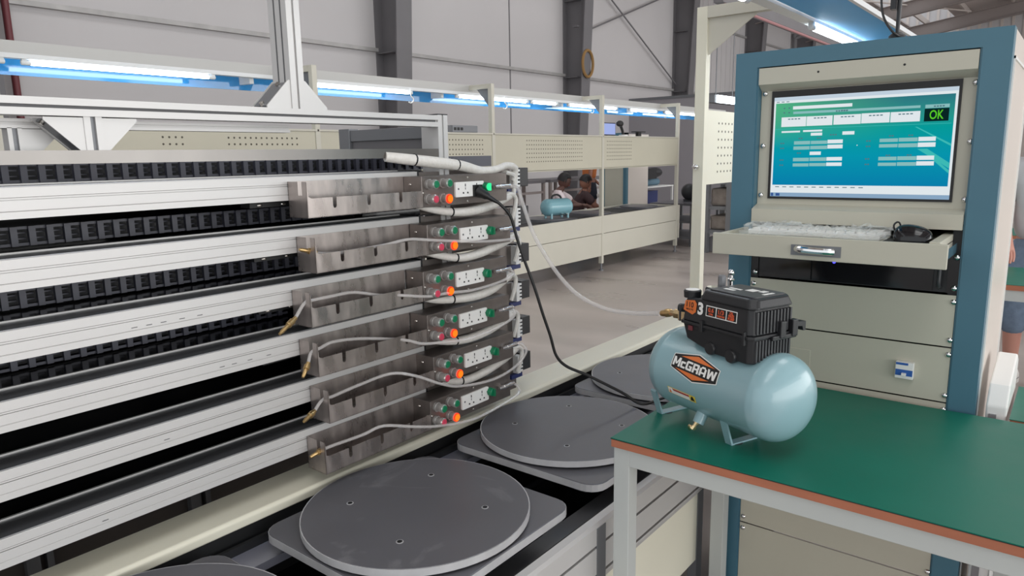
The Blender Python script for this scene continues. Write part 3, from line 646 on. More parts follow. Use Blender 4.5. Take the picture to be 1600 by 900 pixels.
# cable chains: each link a part
link_me = None
for k in range(4):
    zt = RT[k]; z0 = zt + 0.002; xf = -1.70; H_ = 0.040; p = 0.0333
    t = thing('cable_chain', ['dark cable chain above the top rail', 'dark cable chain in the gap under the top rail', 'dark cable chain in the second gap between the rails', 'dark cable chain deep in the third gap between the rails'][k], 'cable chain', (xf, 0.5, z0), 0, 'cable chains behind the rails')
    n = 55 if k < 3 else 34
    proto = None
    for i in range(n):
        y = 0.0 + i * p
        if proto is None:
            g = G(); w_ = 0.0125
            g.box(-0.012, 0, -w_ / 2, w_ / 2, 0, H_)
            g.box(-0.012, -0.006, w_ / 2, p - w_ / 2, 0, 0.006).box(-0.012, -0.006, w_ / 2, p - w_ / 2, H_ - 0.006, H_)
            g.box(-0.03, -0.022, w_ / 2, p - w_ / 2, 0.012, 0.015).box(-0.03, -0.022, w_ / 2, p - w_ / 2, 0.024, 0.027)
            proto = obj('link', g, 'chain_plastic', t, local=True); o = proto
        else:
            o = proto.copy(); COL.objects.link(o); o.parent = t
        o.location = (0, y - 0.5, 0)
    obj('cable_core', G().box(xf - 0.06, xf - 0.035, 0, n * p, z0 + 0.003, z0 + H_ - 0.004), 'chain_dark', t)
obj('chain_cover', G().box(-1.92, -1.72, 1.83, 2.04, 1.386, 1.424), 'chain_plastic', rk)
# steel backing plate, black chain end with white comb at the right of every level
for k, zt in enumerate(RT):
    b = obj('carrier_plate', G().box(RXF - 0.006, RXF - 0.003, 1.452, 1.885, zt - 0.128 + 0.004, zt - 0.002), 'stainless_dark', rk)
    obj('chain_end', G().box(-1.56, -1.478, 1.896, 1.944, zt - 0.062, zt + 0.0), 'black_plastic', b, bev=0.002)
    g = G().box(-1.52, -1.476, 1.868, 1.884, zt - 0.066, zt - 0.004)
    for j in range(5): g.box(-1.52, -1.476, 1.884, 1.896, zt - 0.062 + j * 0.0125, zt - 0.055 + j * 0.0125)
    obj('cable_comb', g, 'white_plastic', b)
    obj('connector', G().box(-1.54, -1.482, 1.84, 1.90, zt - 0.082, zt - 0.068), 'navy', b)
# ------------------------------------------------------------------ CONTROL BOXES and STEEL TRAYS
ROW = ['top', 'second', 'third', 'fourth', 'fifth', 'bottom']
BX = -1.42; BH = 0.085; BD = 0.073; BL = 0.371
BOXY = [1.385, 1.399, 1.377, 1.386, 1.404, 1.384]; BOXT = [1.370, 1.2365, 1.1075, 0.981, 0.854, 0.725]
TRY = [1.012, 1.025, 1.001, 1.011, 1.033, 1.013]
def button(parent, y, z, m_face, m_ring, big=True):
    b = obj('button', G().turn((0, y, z), (0.030, y, z), [(0, 0.0145), (0.25, 0.0145), (0.3, 0.012), (0.8, 0.012), (0.82, 0.0135), (1, 0.0132)], 20), 'clear_collar', parent, smooth=True, local=True)
    obj('button_ring', G().turn((0.027, y, z), (0.034, y, z), [(0, 0.0130), (0.7, 0.0130), (1, 0.0105)], 20), m_ring, b, smooth=True, local=True)
    obj('button_face', G().turn((0.030, y, z), (0.0362, y, z), [(0, 0.0102), (0.8, 0.0100), (1, 0.0085)], 20), m_face, b, smooth=True, local=True)
    return b
def knob(parent, y, z, m):
    b = obj('selector_knob', G().turn((0, y, z), (0.022, y, z), [(0, 0.012), (0.3, 0.012), (0.32, 0.0135), (0.9, 0.013), (1, 0.010)], 20), 'btn_green', parent, smooth=True, local=True)
    if m != 'btn_green': obj('lamp_face', G().cyl((0.0218, y, z), (0.0226, y, z), 0.0108, n=20), m, b, local=True)
    obj('grip', G().box(0.022, 0.029, y - 0.003, y + 0.003, z - 0.011, z + 0.011), m, b, local=True)
def control_box(lit):
    t = thing('control_box', '', 'control box', (0, 0, 0), 0, 'control boxes at the rail ends', local=True)
    obj('casing', G().box(-BD, 0, 0, BL, -BH, 0), 'stainless_dark', t, local=True, bev=0.0015)
    button(t, 0.0245, -0.0215, 'btn_green', 'btn_ring'); button(t, 0.078, -0.0205, 'btn_green', 'btn_ring')
    button(t, 0.021, -0.062, 'btn_pink', 'btn_bezel'); button(t, 0.077, -0.0635, 'lit_orange', 'lit_red')
    knob(t, 0.259, -0.0385, 'lit_green' if lit else 'btn_green')
    s = obj('socket', G().prism(rrect(0.130, 0.254, -0.0635, -0.0205, 0.003, 3), YZ, 0, 0.0055), 'white_card', t, local=True)
    g = G()
    for c in (0.172, 0.222):
        g.box(0.0054, 0.0058, c - 0.0018, c + 0.0018, -0.034, -0.026).box(0.0054, 0.0058, c - 0.0012, c + 0.0012, -0.043, -0.0365)
        for d in (-0.0095, 0.0095): g.prism([(c + d - 0.0035, -0.0535), (c + d + 0.003, -0.0555), (c + d + 0.0035, -0.0505), (c + d - 0.001, -0.049)], YZ, 0.0054, 0.0058)
    obj('socket_hole', g, 'ink_black', s, local=True)
    obj('socket_screw', G().cyl((0.0055, 0.142, -0.040), (0.0065, 0.142, -0.040), 0.003, n=10).cyl((0.0055, 0.246, -0.036), (0.0065, 0.246, -0.036), 0.002, n=10), 'grey_alu', s, local=True)
    obj('hose_fitting', G().turn((0.010, 0.300, -0.0405), (0.010, 0.375, -0.0405), [(0, 0.006), (0.3, 0.006), (0.32, 0.0075), (0.55, 0.0075), (0.56, 0.006), (0.7, 0.0075), (1, 0.0075)], 12).cyl((0, 0.318, -0.0405), (0.01, 0.318, -0.0405), 0.007), 'chrome', t, smooth=True, local=True)
    for i, (y, z) in enumerate(((0.19, -0.0088), (0.187, -0.0775))): obj('screw', G().ball((0.0, y, z), 0.002, 0.0035, 0.0035, 8, 5), 'bolt', t, smooth=True, local=True)
    obj('screw', G().ball((0.0, 0.006, -0.045), 0.003, 0.004, 0.004, 8, 5), 'bolt', t, smooth=True, local=True)
    for x, z in ((-0.045, -0.022), (-0.012, -0.046)): obj('screw', G().ball((x, 0.0, z), 0.004, 0.003, 0.004, 8, 5), 'bolt', t, smooth=True, local=True)
    return t
def steel_tray(L):
    t = thing('cable_tray', '', 'tray', (0, 0, 0), 0, 'steel trays on the rails', local=True)
    th = 0.0018; FH = 0.046
    obj('back_wall', G().box(-BD, -BD + th, 0, L, -BH, 0), 'stainless', t, local=True)
    obj('bottom', G().box(-BD, 0, 0, L, -BH, -BH + th), 'stainless', t, local=True)
    P = [(0, -BH), (L, -BH), (L, -BH + FH)]
    for c in (0.295, 0.186, 0.079): P += [(c + 0.0055, -BH + FH), (c + 0.0055, -BH + FH - 0.021), (c + 0.003, -BH + FH - 0.026), (c - 0.003, -BH + FH - 0.026), (c - 0.0055, -BH + FH - 0.021), (c - 0.0055, -BH + FH)]
    P += [(0.012, -BH + FH), (0.004, -BH + FH + 0.004), (0.002, -0.002), (0, 0)]
    obj('front_wall', G().prism(P, YZ, -th, 0), 'stainless', t, local=True)
    E_ = [(-BD, -BH), (0, -BH), (0, 0), (-0.018, 0), (-0.018, -0.032), (-0.033, -0.032), (-0.033, 0), (-BD, 0)]
    obj('end_wall', G().prism(E_, XZ, 0, th), 'stainless', t, local=True)
    return t
box0 = control_box(False)
boxes = []
for k in range(6):
    if k == 0: b = control_box(True); b.location = (BX, BOXY[0], BOXT[0])
    elif k == 1: b = box0; b.location = (BX, BOXY[1], BOXT[1])
    else: b = copy_tree(box0, None, (BX, BOXY[k], BOXT[k]))
    OFF[b.name] = tuple(b.location)
    b['label'] = ['topmost steel control box with the black plug in its socket and lit green knob', 'second steel control box from the top with unlit green knob', 'third steel control box from the top with sockets and buttons',
                  'fourth steel control box from the top, above the big hose loop', 'fifth steel control box from the top with the clear hose looping round its right end', 'lowest steel control box just above the cream beam'][k]
    boxes.append(b)
tray0 = steel_tray(0.372)
for k in range(6):
    b = tray0 if k == 0 else copy_tree(tray0)
    b.location = (BX, TRY[k], BOXT[k]); OFF[b.name] = tuple(b.location)
    b['label'] = ['topmost steel tray, empty', 'second steel tray from the top with a brass nipple in its end notch', 'third steel tray from the top with a hose leaving its end', 'fourth steel tray from the top with a hose hanging from its end',
                  'fifth steel tray from the top with the tall arching hose', 'lowest steel tray resting above the cream beam'][k]
# hoses
HOSE = {1: [(-1.41, 1.772, 1.196), (-1.396, 1.776, 1.178), (-1.385, 1.745, 1.166), (-1.38, 1.605, 1.172), (-1.385, 1.498, 1.183), (-1.4, 1.38, 1.198), (-1.41, 1.318, 1.205), (-1.43, 1.249, 1.196), (-1.445, 1.175, 1.191), (-1.45, 1.098, 1.19), (-1.452, 1.048, 1.196)],
 2: [(-1.41, 1.75, 1.067), (-1.395, 1.752, 1.055), (-1.385, 1.724, 1.05), (-1.38, 1.661, 1.04), (-1.385, 1.547, 1.033), (-1.39, 1.443, 1.04), (-1.4, 1.376, 1.04), (-1.41, 1.294, 1.055), (-1.44, 1.271, 1.057), (-1.445, 1.231, 1.063), (-1.45, 1.154, 1.082), (-1.45, 1.079, 1.083), (-1.447, 1.023, 1.083), (-1.445, 1.0, 1.079), (-1.43, 0.964, 1.053)],
 3: [(-1.41, 1.76, 0.940), (-1.395, 1.755, 0.922), (-1.385, 1.717, 0.909), (-1.38, 1.625, 0.897), (-1.385, 1.513, 0.89), (-1.39, 1.41, 0.902), (-1.4, 1.344, 0.911), (-1.412, 1.3, 0.928), (-1.44, 1.254, 0.938), (-1.45, 1.162, 0.957), (-1.45, 1.081, 0.966), (-1.446, 1.039, 0.960), (-1.446, 1.012, 0.955), (-1.435, 0.994, 0.935)],
 4: [(-1.41, 1.778, 0.8135), (-1.395, 1.79, 0.812), (-1.375, 1.785, 0.79), (-1.37, 1.72, 0.757), (-1.37, 1.608, 0.743), (-1.375, 1.468, 0.759), (-1.38, 1.394, 0.784), (-1.4, 1.31, 0.827), (-1.43, 1.248, 0.843), (-1.445, 1.149, 0.834), (-1.448, 1.069, 0.826), (-1.446, 1.034, 0.826), (-1.435, 1.002, 0.809)],
 5: [(-1.41, 1.757, 0.6845), (-1.395, 1.762, 0.675), (-1.378, 1.745, 0.66), (-1.375, 1.658, 0.647), (-1.38, 1.525, 0.638), (-1.385, 1.392, 0.658), (-1.39, 1.297, 0.684), (-1.415, 1.203, 0.711), (-1.44, 1.157, 0.697), (-1.448, 1.109, 0.694), (-1.446, 1.061, 0.697), (-1.446, 1.028, 0.697)]}
BR = {1: ((-1.447, 1.047, 1.199), (-1.447, 1.000, 1.211)), 2: ((-1.43, 0.964, 1.053), (-1.405, 0.902, 1.03)), 3: ((-1.435, 0.994, 0.935), (-1.42, 0.965, 0.908)), 4: ((-1.435, 1.002, 0.809), (-1.415, 0.955, 0.800)), 5: ((-1.446, 1.028, 0.697), (-1.446, 0.987, 0.690))}
def nipple(g, a, b, r=0.0052):
    return g.turn(a, b, [(0, r), (0.18, r), (0.2, r * 1.5), (0.45, r * 1.5), (0.47, r), (0.58, r * 1.05), (0.68, r * 0.8), (0.7, r * 1.05), (0.8, r * 0.8), (0.82, r * 1.0), (1, r * 0.65)], 12)
for k, P in HOSE.items():
    t = thing('air_hose', ['', 'clear hose lying across the second control box into its tray', 'clear hose of the third tray, brass nipple hanging out at left', 'clear hose of the fourth tray, brass nipple hanging straight down',
                           'clear hose making the big loop across the fifth and sixth control boxes', 'clear hose hanging below the lowest control box'][k], 'hose', P[len(P) // 2], 0, 'clear air hoses on the trays')
    obj('tube', G().tube(P, 0.0042, n=10, sub=5), 'clear_hose', t, smooth=True)
    obj('brass_nipple', nipple(G(), *BR[k]), 'brass', t, smooth=True)
# white wrapped cable bundles
def bundle(P, r, lab, ties, up=None):
    t = thing('cable_bundle', lab, 'cables', P[0], 0, 'white wrapped cable bundles')
    obj('wrap', G().tube(P, r, n=12, sub=5), 'white_wrap', t, smooth=True)
    for a, b, rr in ties: obj('cable_tie', G().cyl(a, b, rr, n=14), 'black_rubber', t, smooth=True)
    if up: obj('loose_cable', G().tube(up, 0.0075, n=8), 'white_wrap', t, smooth=True)
P = [(-1.50, 1.33, 1.425), (-1.475, 1.40, 1.416), (-1.46, 1.50, 1.405), (-1.455, 1.585, 1.395), (-1.452, 1.67, 1.378), (-1.45, 1.74, 1.381), (-1.455, 1.80, 1.392), (-1.46, 1.845, 1.385), (-1.465, 1.855, 1.365), (-1.468, 1.85, 1.34)]
bundle(P, lambda t: 0.0135 + 0.003 * math.sin(t * 7) - 0.004 * max(0, t - 0.8) * 5, 'white wrapped cable bundle lying over the topmost control box', [((-1.473, 1.41, 1.4155), (-1.4725, 1.414, 1.4148), 0.0172), ((-1.4555, 1.565, 1.3985), (-1.4552, 1.569, 1.398), 0.0165)],
       [(-1.462, 1.80, 1.37), (-1.463, 1.845, 1.36), (-1.463, 1.85, 1.33), (-1.465, 1.845, 1.29)])
for k in range(5):
    y0 = BOXY[k]; z0 = BOXT[k]; s = 0.004 * math.sin(k * 2.1)
    P = [(-1.482, y0 + 0.02, z0 - 0.078), (-1.455, y0 + 0.075, z0 - 0.096), (-1.44, y0 + 0.15, z0 - 0.108 - s), (-1.438, y0 + 0.23, z0 - 0.109), (-1.44, y0 + 0.31, z0 - 0.100 + s), (-1.45, y0 + 0.385, z0 - 0.085), (-1.46, y0 + 0.43, z0 - 0.075)]
    bundle(P, lambda t: 0.008 + 0.0065 * math.sin(min(1, t * 1.25) * PI * 0.62), 'white cable bundle sagging under the ' + ROW[k] + ' control box', [((-1.441, y0 + 0.135, z0 - 0.1065 - s), (-1.4405, y0 + 0.139, z0 - 0.107 - s), 0.0135)],
           [(-1.455, y0 + 0.36, z0 - 0.092), (-1.45, y0 + 0.42, z0 - 0.07), (-1.452, y0 + 0.455, z0 - 0.085), (-1.452, y0 + 0.45, z0 - 0.12), (-1.46, y0 + 0.44, z0 - 0.16)])
# power cord with plug
t = thing('power_cord', 'black power cord plugged into the topmost control box and running to the compressor', 'cord', (-1.40, 1.60, 1.30))
pg = obj('plug', G().turn((-1.4145, 1.607, 1.322), (-1.383, 1.625, 1.302), [(0, 0.017), (0.25, 0.0175), (0.6, 0.013), (0.8, 0.0125), (1, 0.008)], 14).box(-1.4145, -1.408, 1.589, 1.625, 1.305, 1.339), 'black_rubber', t, smooth=True)
obj('strain_relief', G().turn((-1.386, 1.622, 1.304), (-1.37, 1.655, 1.283), [(0, 0.008), (0.3, 0.0075), (1, 0.0045)], 10), 'black_rubber', pg, smooth=True)
CP = [(-1.385, 1.622, 1.303), (-1.369, 1.655, 1.282), (-1.351, 1.685, 1.242), (-1.34, 1.702, 1.174), (-1.326, 1.721, 1.102), (-1.305, 1.742, 1.017), (-1.288, 1.76, 0.934), (-1.273, 1.779, 0.86), (-1.263, 1.796, 0.794), (-1.244, 1.826, 0.754), (-1.203, 1.876, 0.721), (-1.152, 1.931, 0.679), (-1.118, 1.976, 0.645), (-1.085, 2.005, 0.613), (-1.062, 2.03, 0.606), (-1.05, 2.09, 0.606), (-1.03, 2.14, 0.606), (-0.98, 2.12, 0.606), (-0.90, 2.0, 0.63), (-0.82, 1.88, 0.74), (-0.79, 1.80, 0.80), (-0.74, 1.74, 0.787), (-0.68, 1.70, 0.787), (-0.64, 1.66, 0.85), (-0.62, 1.63, 0.98)]
obj('cable', G().tube(CP, 0.0048, n=10, sub=6), 'black_rubber', t, smooth=True)
# clear hose from top box to compressor
t = thing('air_hose', 'long clear hose swinging from the topmost control box to the compressor', 'hose', (-1.40, 1.75, 1.33))
obj('tube', G().tube([(-1.41, 1.755, 1.3295), (-1.395, 1.765, 1.327), (-1.365, 1.745, 1.318), (-1.305, 1.69, 1.278), (-1.244, 1.654, 1.203), (-1.186, 1.629, 1.148), (-1.118, 1.61, 1.089), (-1.046, 1.598, 1.044), (-0.965, 1.598, 1.018), (-0.889, 1.6, 1.015), (-0.833, 1.587, 1.023), (-0.793, 1.573, 1.0305)], 0.0058, n=12, sub=6), 'clear_hose', t, smooth=True)
# ------------------------------------------------------------------ TABLE
TX0, TX1, TY0, TY1, TZ = -0.795, 0.75, 1.346, 1.985, 0.78
tb = thing('work_table', 'workbench with green top, brown edge and pale grey steel frame', 'table', (0.0, 1.66, 0))
obj('table_top', G().box(TX0 + 0.001, TX1, TY0 + 0.001, TY1, TZ - 0.0215, TZ - 0.002), 'table_edge', tb)
obj('green_mat', G().box(TX0, TX1, TY0, TY1, TZ - 0.002, TZ), 'table_green', tb)
obj('mat_rim', G().box(TX0 - 0.0004, TX1, TY0 - 0.0004, TY0 + 0.004, TZ - 0.0032, TZ - 0.0018), 'ink_black', tb)
zf = TZ - 0.0215
obj('front_rail', G().box(TX0 + 0.043, TX1, TY0 + 0.008, TY0 + 0.048, zf - 0.042, zf), 'table_frame', tb, bev=0.0015)
obj('back_rail', G().box(TX0 + 0.043, TX1, TY1 - 0.05, TY1 - 0.01, zf - 0.042, zf), 'table_frame', tb, bev=0.0015)
obj('side_rail', G().box(TX0 + 0.004, TX0 + 0.043, TY0 + 0.048, TY1 - 0.05, zf - 0.042, zf), 'table_frame', tb, bev=0.0015)
for x in (TX0 + 0.004, 0.70):
    for y in (TY0 + 0.008, TY1 - 0.05):
        l = obj('leg', G().box(x, x + 0.04, y, y + 0.04, 0.02, zf), 'table_frame', tb, bev=0.0015)
        obj('foot_pad', G().cyl((x + 0.02, y + 0.02, 0), (x + 0.02, y + 0.02, 0.02), 0.022), 'black_rubber', l)
# ------------------------------------------------------------------ CONTROL RACK (blue cabinet)
CX0, CX1, CY, CYB, CZ = -0.790, -0.155, 2.0, 2.53, 1.687
IX0, IX1 = -0.7295, -0.2125
cab = thing('control_rack', 'blue framed beige control rack with a lit screen and pulled out drawer', 'cabinet', (-0.47, 2.26, 0))
obj('frame', G().box(CX0, IX0, CY, CY + 0.05, 0.03, CZ).box(IX1, CX1, CY, CY + 0.05, 0.03, CZ).box(IX0, IX1, CY, CY + 0.05, 1.646, CZ).box(IX0, IX1, CY, CY + 0.05, 0.03, 0.09), 'cab_blue', cab)
obj('frame_return', G().box(IX0 - 0.001, IX0 + 0.004, CY + 0.004, CY + 0.05, 0.09, 1.646).box(IX1 - 0.004, IX1 + 0.001, CY + 0.004, CY + 0.05, 0.09, 1.646), 'cab_blue', cab)
sd = obj('side_panel', G().box(CX1 - 0.012, CX1 - 0.0005, CY + 0.045, CYB, 0.03, CZ - 0.055), 'cab_side', cab)
obj('door_edge', G().box(CX1 - 0.004, CX1 + 0.003, CY + 0.052, CY + 0.058, 0.03, CZ - 0.06).box(CX1 - 0.004, CX1 + 0.003, CYB - 0.006, CYB, 0.03, CZ - 0.06).box(CX1 - 0.004, CX1 + 0.003, CY + 0.052, CYB, CZ - 0.066, CZ - 0.06), 'white_plastic', sd)
obj('side_panel', G().box(CX0 + 0.0005, CX0 + 0.012, CY + 0.05, CYB, 0.03, CZ - 0.06), 'cab_side', cab)
obj('top_panel', G().box(CX0, CX1, CY + 0.05, CYB, CZ - 0.06, CZ - 0.002), 'cab_side', cab)
obj('back_panel', G().box(CX0 + 0.012, CX1 - 0.012, CYB - 0.01, CYB, 0.03, CZ - 0.06), 'cab_side', cab)
for x in (CX0 + 0.05, CX1 - 0.05):
    for y in (CY + 0.05, CYB - 0.06): obj('castor', G().cyl((x - 0.015, y, 0.02), (x + 0.015, y, 0.02), 0.02, n=14), 'black_rubber', cab, smooth=True)
PX0, PX1 = IX0 + 0.005, IX1 - 0.005
# header, recessed monitor panel and lip as one folded sheet
prof = [(CY + 0.001, 1.643), (CY + 0.001, 1.600), (CY + 0.028, 1.583), (CY + 0.028, 1.276), (CY - 0.012, 1.264), (CY - 0.012, 1.2275), (CY + 0.02, 1.2275), (CY + 0.04, 1.265), (CY + 0.04, 1.643)]
mp_ = obj('monitor_panel', G().prism(prof, YZ, PX0, PX1), 'cab_beige', cab)
obj('vent_dot', G().cyl((-0.57, CY + 0.001, 1.622), (-0.57, CY + 0.0004, 1.622), 0.003, n=8).cyl((-0.37, CY + 0.001, 1.622), (-0.37, CY + 0.0004, 1.622), 0.003, n=8), 'ink_black', mp_)
def dome(parent, x, y, z): obj('screw', G().ball((x, y, z), 0.0075, 0.006, 0.0075, 12, 8), 'chrome', parent, smooth=True)
for x, zs in ((-0.222, (1.571, 1.435, 1.298)), (-0.714, (1.577, 1.436, 1.30))):
    for z in zs: dome(mp_, x, CY + 0.027, z)
for z0, z1 in ((0.936, 1.067), (0.793, 0.934), (0.308, 0.791), (0.092, 0.306)):
    p = obj('blank_panel', G().box(PX0, PX1, CY + 0.004, CY + 0.007, z0 + 0.001, z1 - 0.001), 'cab_beige', cab)
    for x in (-0.222, -0.715):
        for z in (z0 + 0.018, z1 - 0.017): dome(p, x, CY + 0.004, z)
    if z0 == 0.793:
        br = obj('breaker', G().box(-0.334, -0.293, CY - 0.012, CY + 0.004, 0.842, 0.885), 'white_plastic', p, bev=0.001)
        BRK = (br, p)
        obj('cover_plate', G().box(-0.636, -0.548, CY + 0.0025, CY + 0.004, 0.80, 0.877), 'cab_beige', p, bev=0.001)
rk_in = obj('equipment_rails', G().box(IX0 + 0.004, IX0 + 0.024, CY + 0.008, CY + 0.02, 0.09, 1.24).box(IX1 - 0.024, IX1 - 0.004, CY + 0.008, CY + 0.02, 0.09, 1.24), 'black_matt', cab)
obj('inner_box', G().box(PX0, PX1, CY + 0.45, CY + 0.46, 0.09, 1.6), 'black_matt', cab)
# breaker details (sub-parts of the panel sit beside the breaker)
obj('breaker_face', G().box(-0.333, -0.294, CY - 0.0125, CY - 0.012, 0.850, 0.866).box(-0.333, -0.305, CY - 0.0125, CY - 0.012, 0.878, 0.884), 'breaker_blue', BRK[1])
obj('breaker_toggle', G().box(-0.318, -0.308, CY - 0.020, CY - 0.0125, 0.852, 0.858), 'white_card', BRK[1])
# drawer
DY = 1.80
dr = obj('keyboard_drawer', G().box(-0.757, -0.219, DY, DY + 0.012, 1.157, 1.2125).box(-0.74, -0.236, DY + 0.012, CY + 0.35, 1.197, 1.202).box(-0.745, -0.735, DY + 0.012, CY + 0.35, 1.185, 1.2115).box(-0.258, -0.236, DY + 0.012, CY + 0.35, 1.190, 1.216), 'cab_beige', cab, bev=0.0015)
obj('handle', G().box(-0.553, -0.437, DY - 0.002, DY, 1.168, 1.194), 'grey_alu', dr)
obj('handle_grip', G().tube([(-0.538, DY - 0.004, 1.184), (-0.525, DY - 0.016, 1.184), (-0.497, DY - 0.020, 1.183), (-0.470, DY - 0.016, 1.182), (-0.455, DY - 0.004, 1.181)], 0.0085, n=10), 'chrome', dr, smooth=True)
obj('slide', G().box(-0.234, -0.222, DY + 0.02, CY + 0.3, 1.176, 1.20), 'chrome', dr); obj('slide', G().box(-0.752, -0.746, DY + 0.02, CY + 0.3, 1.176, 1.20), 'chrome', dr)
# screen
SX0, SX1, SZ0, SZ1, SY = -0.6878, -0.2538, 1.2973, 1.5647, CY + 0.026
mo = thing('monitor', 'lit computer screen with teal test program set into the beige panel', 'monitor', ((SX0 + SX1) / 2, SY, SZ0))
obj('bezel', G().box(SX0 - 0.006, SX1 + 0.006, SY - 0.004, SY + 0.03, SZ0 - 0.006, SZ0).box(SX0 - 0.006, SX1 + 0.006, SY - 0.004, SY + 0.03, SZ1, SZ1 + 0.017).box(SX0 - 0.006, SX0, SY - 0.004, SY + 0.03, SZ0, SZ1).box(SX1, SX1 + 0.006, SY - 0.004, SY + 0.03, SZ0, SZ1), 'ink_black', mo)
sc_ = obj('screen', G().box(SX0, SX1, SY, SY + 0.01, SZ0, SZ1), 'ui_white', mo)
SW, SH = SX1 - SX0, SZ1 - SZ0
def quad(u0, v0, u1, v1, lay, g=None):
    g = g or G(); y = SY - 0.0002 * lay
    g.add([(SX0 + u0 * SW, y, SZ0 + v0 * SH), (SX0 + u1 * SW, y, SZ0 + v0 * SH), (SX0 + u1 * SW, y, SZ0 + v1 * SH), (SX0 + u0 * SW, y, SZ0 + v1 * SH)], [(0, 1, 2, 3)]); return g
def poly(P, lay, g=None):
    g = g or G(); g.add([(SX0 + u * SW, SY - 0.0002 * lay, SZ0 + v * SH) for u, v in P], [tuple(range(len(P)))]); return g
obj('program_window', quad(0.011, 0.119, 0.986, 0.94, 1), 'screen_wallpaper', sc_)
obj('title_bar', quad(0.0, 0.965, 1, 1, 1), 'ui_bar', sc_); obj('taskbar', quad(0, 0, 1, 0.04, 1), 'ui_task', sc_)
g = quad(0.015, 0.681, 0.977, 0.685, 2)
poly([(0.82, 0.46), (0.87, 0.46), (0.985, 0.33), (0.985, 0.28)], 2, g); poly([(0.86, 0.42), (0.875, 0.42), (0.985, 0.265), (0.985, 0.235)], 2, g); poly([(0.80, 0.66), (0.81, 0.66), (0.985, 0.50), (0.985, 0.48)], 2, g)
obj('wallpaper_streak', g, 'ui_streak', sc_)
WQ = [(0.117, 0.874, 0.46, 0.905), (0.05, 0.705, 0.2, 0.8), (0.203, 0.706, 0.354, 0.799), (0.36, 0.708, 0.512, 0.8), (0.515, 0.71, 0.666, 0.803), (0.67, 0.709, 0.821, 0.802), (0.054, 0.646, 0.167, 0.663), (0.185, 0.648, 0.298, 0.666), (0.232, 0.609, 0.299, 0.637), (0.415, 0.609, 0.482, 0.641), (0.333, 0.529, 0.42, 0.565), (0.334, 0.479, 0.421, 0.516), (0.232, 0.419, 0.298, 0.452), (0.333, 0.361, 0.422, 0.396), (0.333, 0.309, 0.422, 0.343), (0.822, 0.53, 0.908, 0.568), (0.821, 0.477, 0.909, 0.517), (0.821, 0.36, 0.908, 0.398), (0.821, 0.309, 0.909, 0.347)]
PQ = [(0.12, 0.829, 0.819, 0.852), (0.134, 0.525, 0.231, 0.559), (0.235, 0.526, 0.331, 0.558), (0.132, 0.474, 0.229, 0.507), (0.233, 0.475, 0.332, 0.508), (0.133, 0.358, 0.229, 0.392), (0.233, 0.359, 0.331, 0.394), (0.133, 0.306, 0.229, 0.337), (0.233, 0.308, 0.331, 0.339), (0.622, 0.529, 0.718, 0.561), (0.722, 0.53, 0.819, 0.564), (0.621, 0.479, 0.718, 0.51), (0.722, 0.477, 0.819, 0.512), (0.622, 0.359, 0.718, 0.392), (0.722, 0.36, 0.819, 0.394), (0.622, 0.307, 0.718, 0.337), (0.722, 0.307, 0.819, 0.34), (0.843, 0.823, 0.961, 0.854)]
for q in WQ: obj('input_field', quad(*q, 3), 'ui_white', sc_)
for q in PQ: obj('value_field', quad(*q, 3), 'ui_pale', sc_)
obj('result_field', quad(0.841, 0.705, 0.961, 0.818, 3), 'ui_dark', sc_)
g = G(); text_on(g, 'OK', 0.030, lambda x, y: (SX0 + 0.902 * SW + x, SY - 0.0010, SZ0 + 0.763 * SH + y), bold=0.0004, width=0.030)
obj('result_text', g, 'ui_green_text', sc_)
g = G()
for (u, v, n) in ((0.37, 0.838, 5), (0.40, 0.84, 3), (0.885, 0.837, 4), (0.06, 0.89, 1), (0.09, 0.89, 1), (0.06, 0.845, 1), (0.09, 0.845, 1), (0.15, 0.65, 0), (0.16, 0.585, 2), (0.27, 0.585, 2), (0.345, 0.612, 3), (0.155, 0.44, 2), (0.67, 0.585, 2), (0.77, 0.585, 2), (0.66, 0.405, 2), (0.77, 0.405, 2), (0.05, 0.54, 2), (0.05, 0.49, 2), (0.05, 0.372, 2), (0.05, 0.32, 2), (0.55, 0.543, 2), (0.55, 0.492, 2), (0.55, 0.374, 2), (0.55, 0.322, 2)):
    for k in range(n): quad(u + k * 0.014, v - 0.006, u + k * 0.014 + 0.010, v + 0.006, 4, g)
for k in range(5):
    u = 0.07 + k * 0.155
    for j in range(4): quad(u + 0.02 + j * 0.02, 0.775, u + 0.034 + j * 0.02, 0.785, 4, g)
for k in range(12): quad(0.03 + k * 0.045, 0.095, 0.055 + k * 0.045, 0.103, 4, g)
for u in (0.015, 0.045, 0.075): quad(u, 0.95, u + 0.018, 0.957, 4, g)
tag(obj('interface_mark', g, 'ui_ink', sc_), kind='stuff')
obj('mouse_pointer', quad(0.499, 0.501, 0.504, 0.51, 4), 'ui_white', sc_)
g = quad(0.035, 0.006, 0.06, 0.034, 4); quad(0.005, 0.004, 0.02, 0.036, 4, g); obj('start_icon', g, 'breaker_blue', sc_)
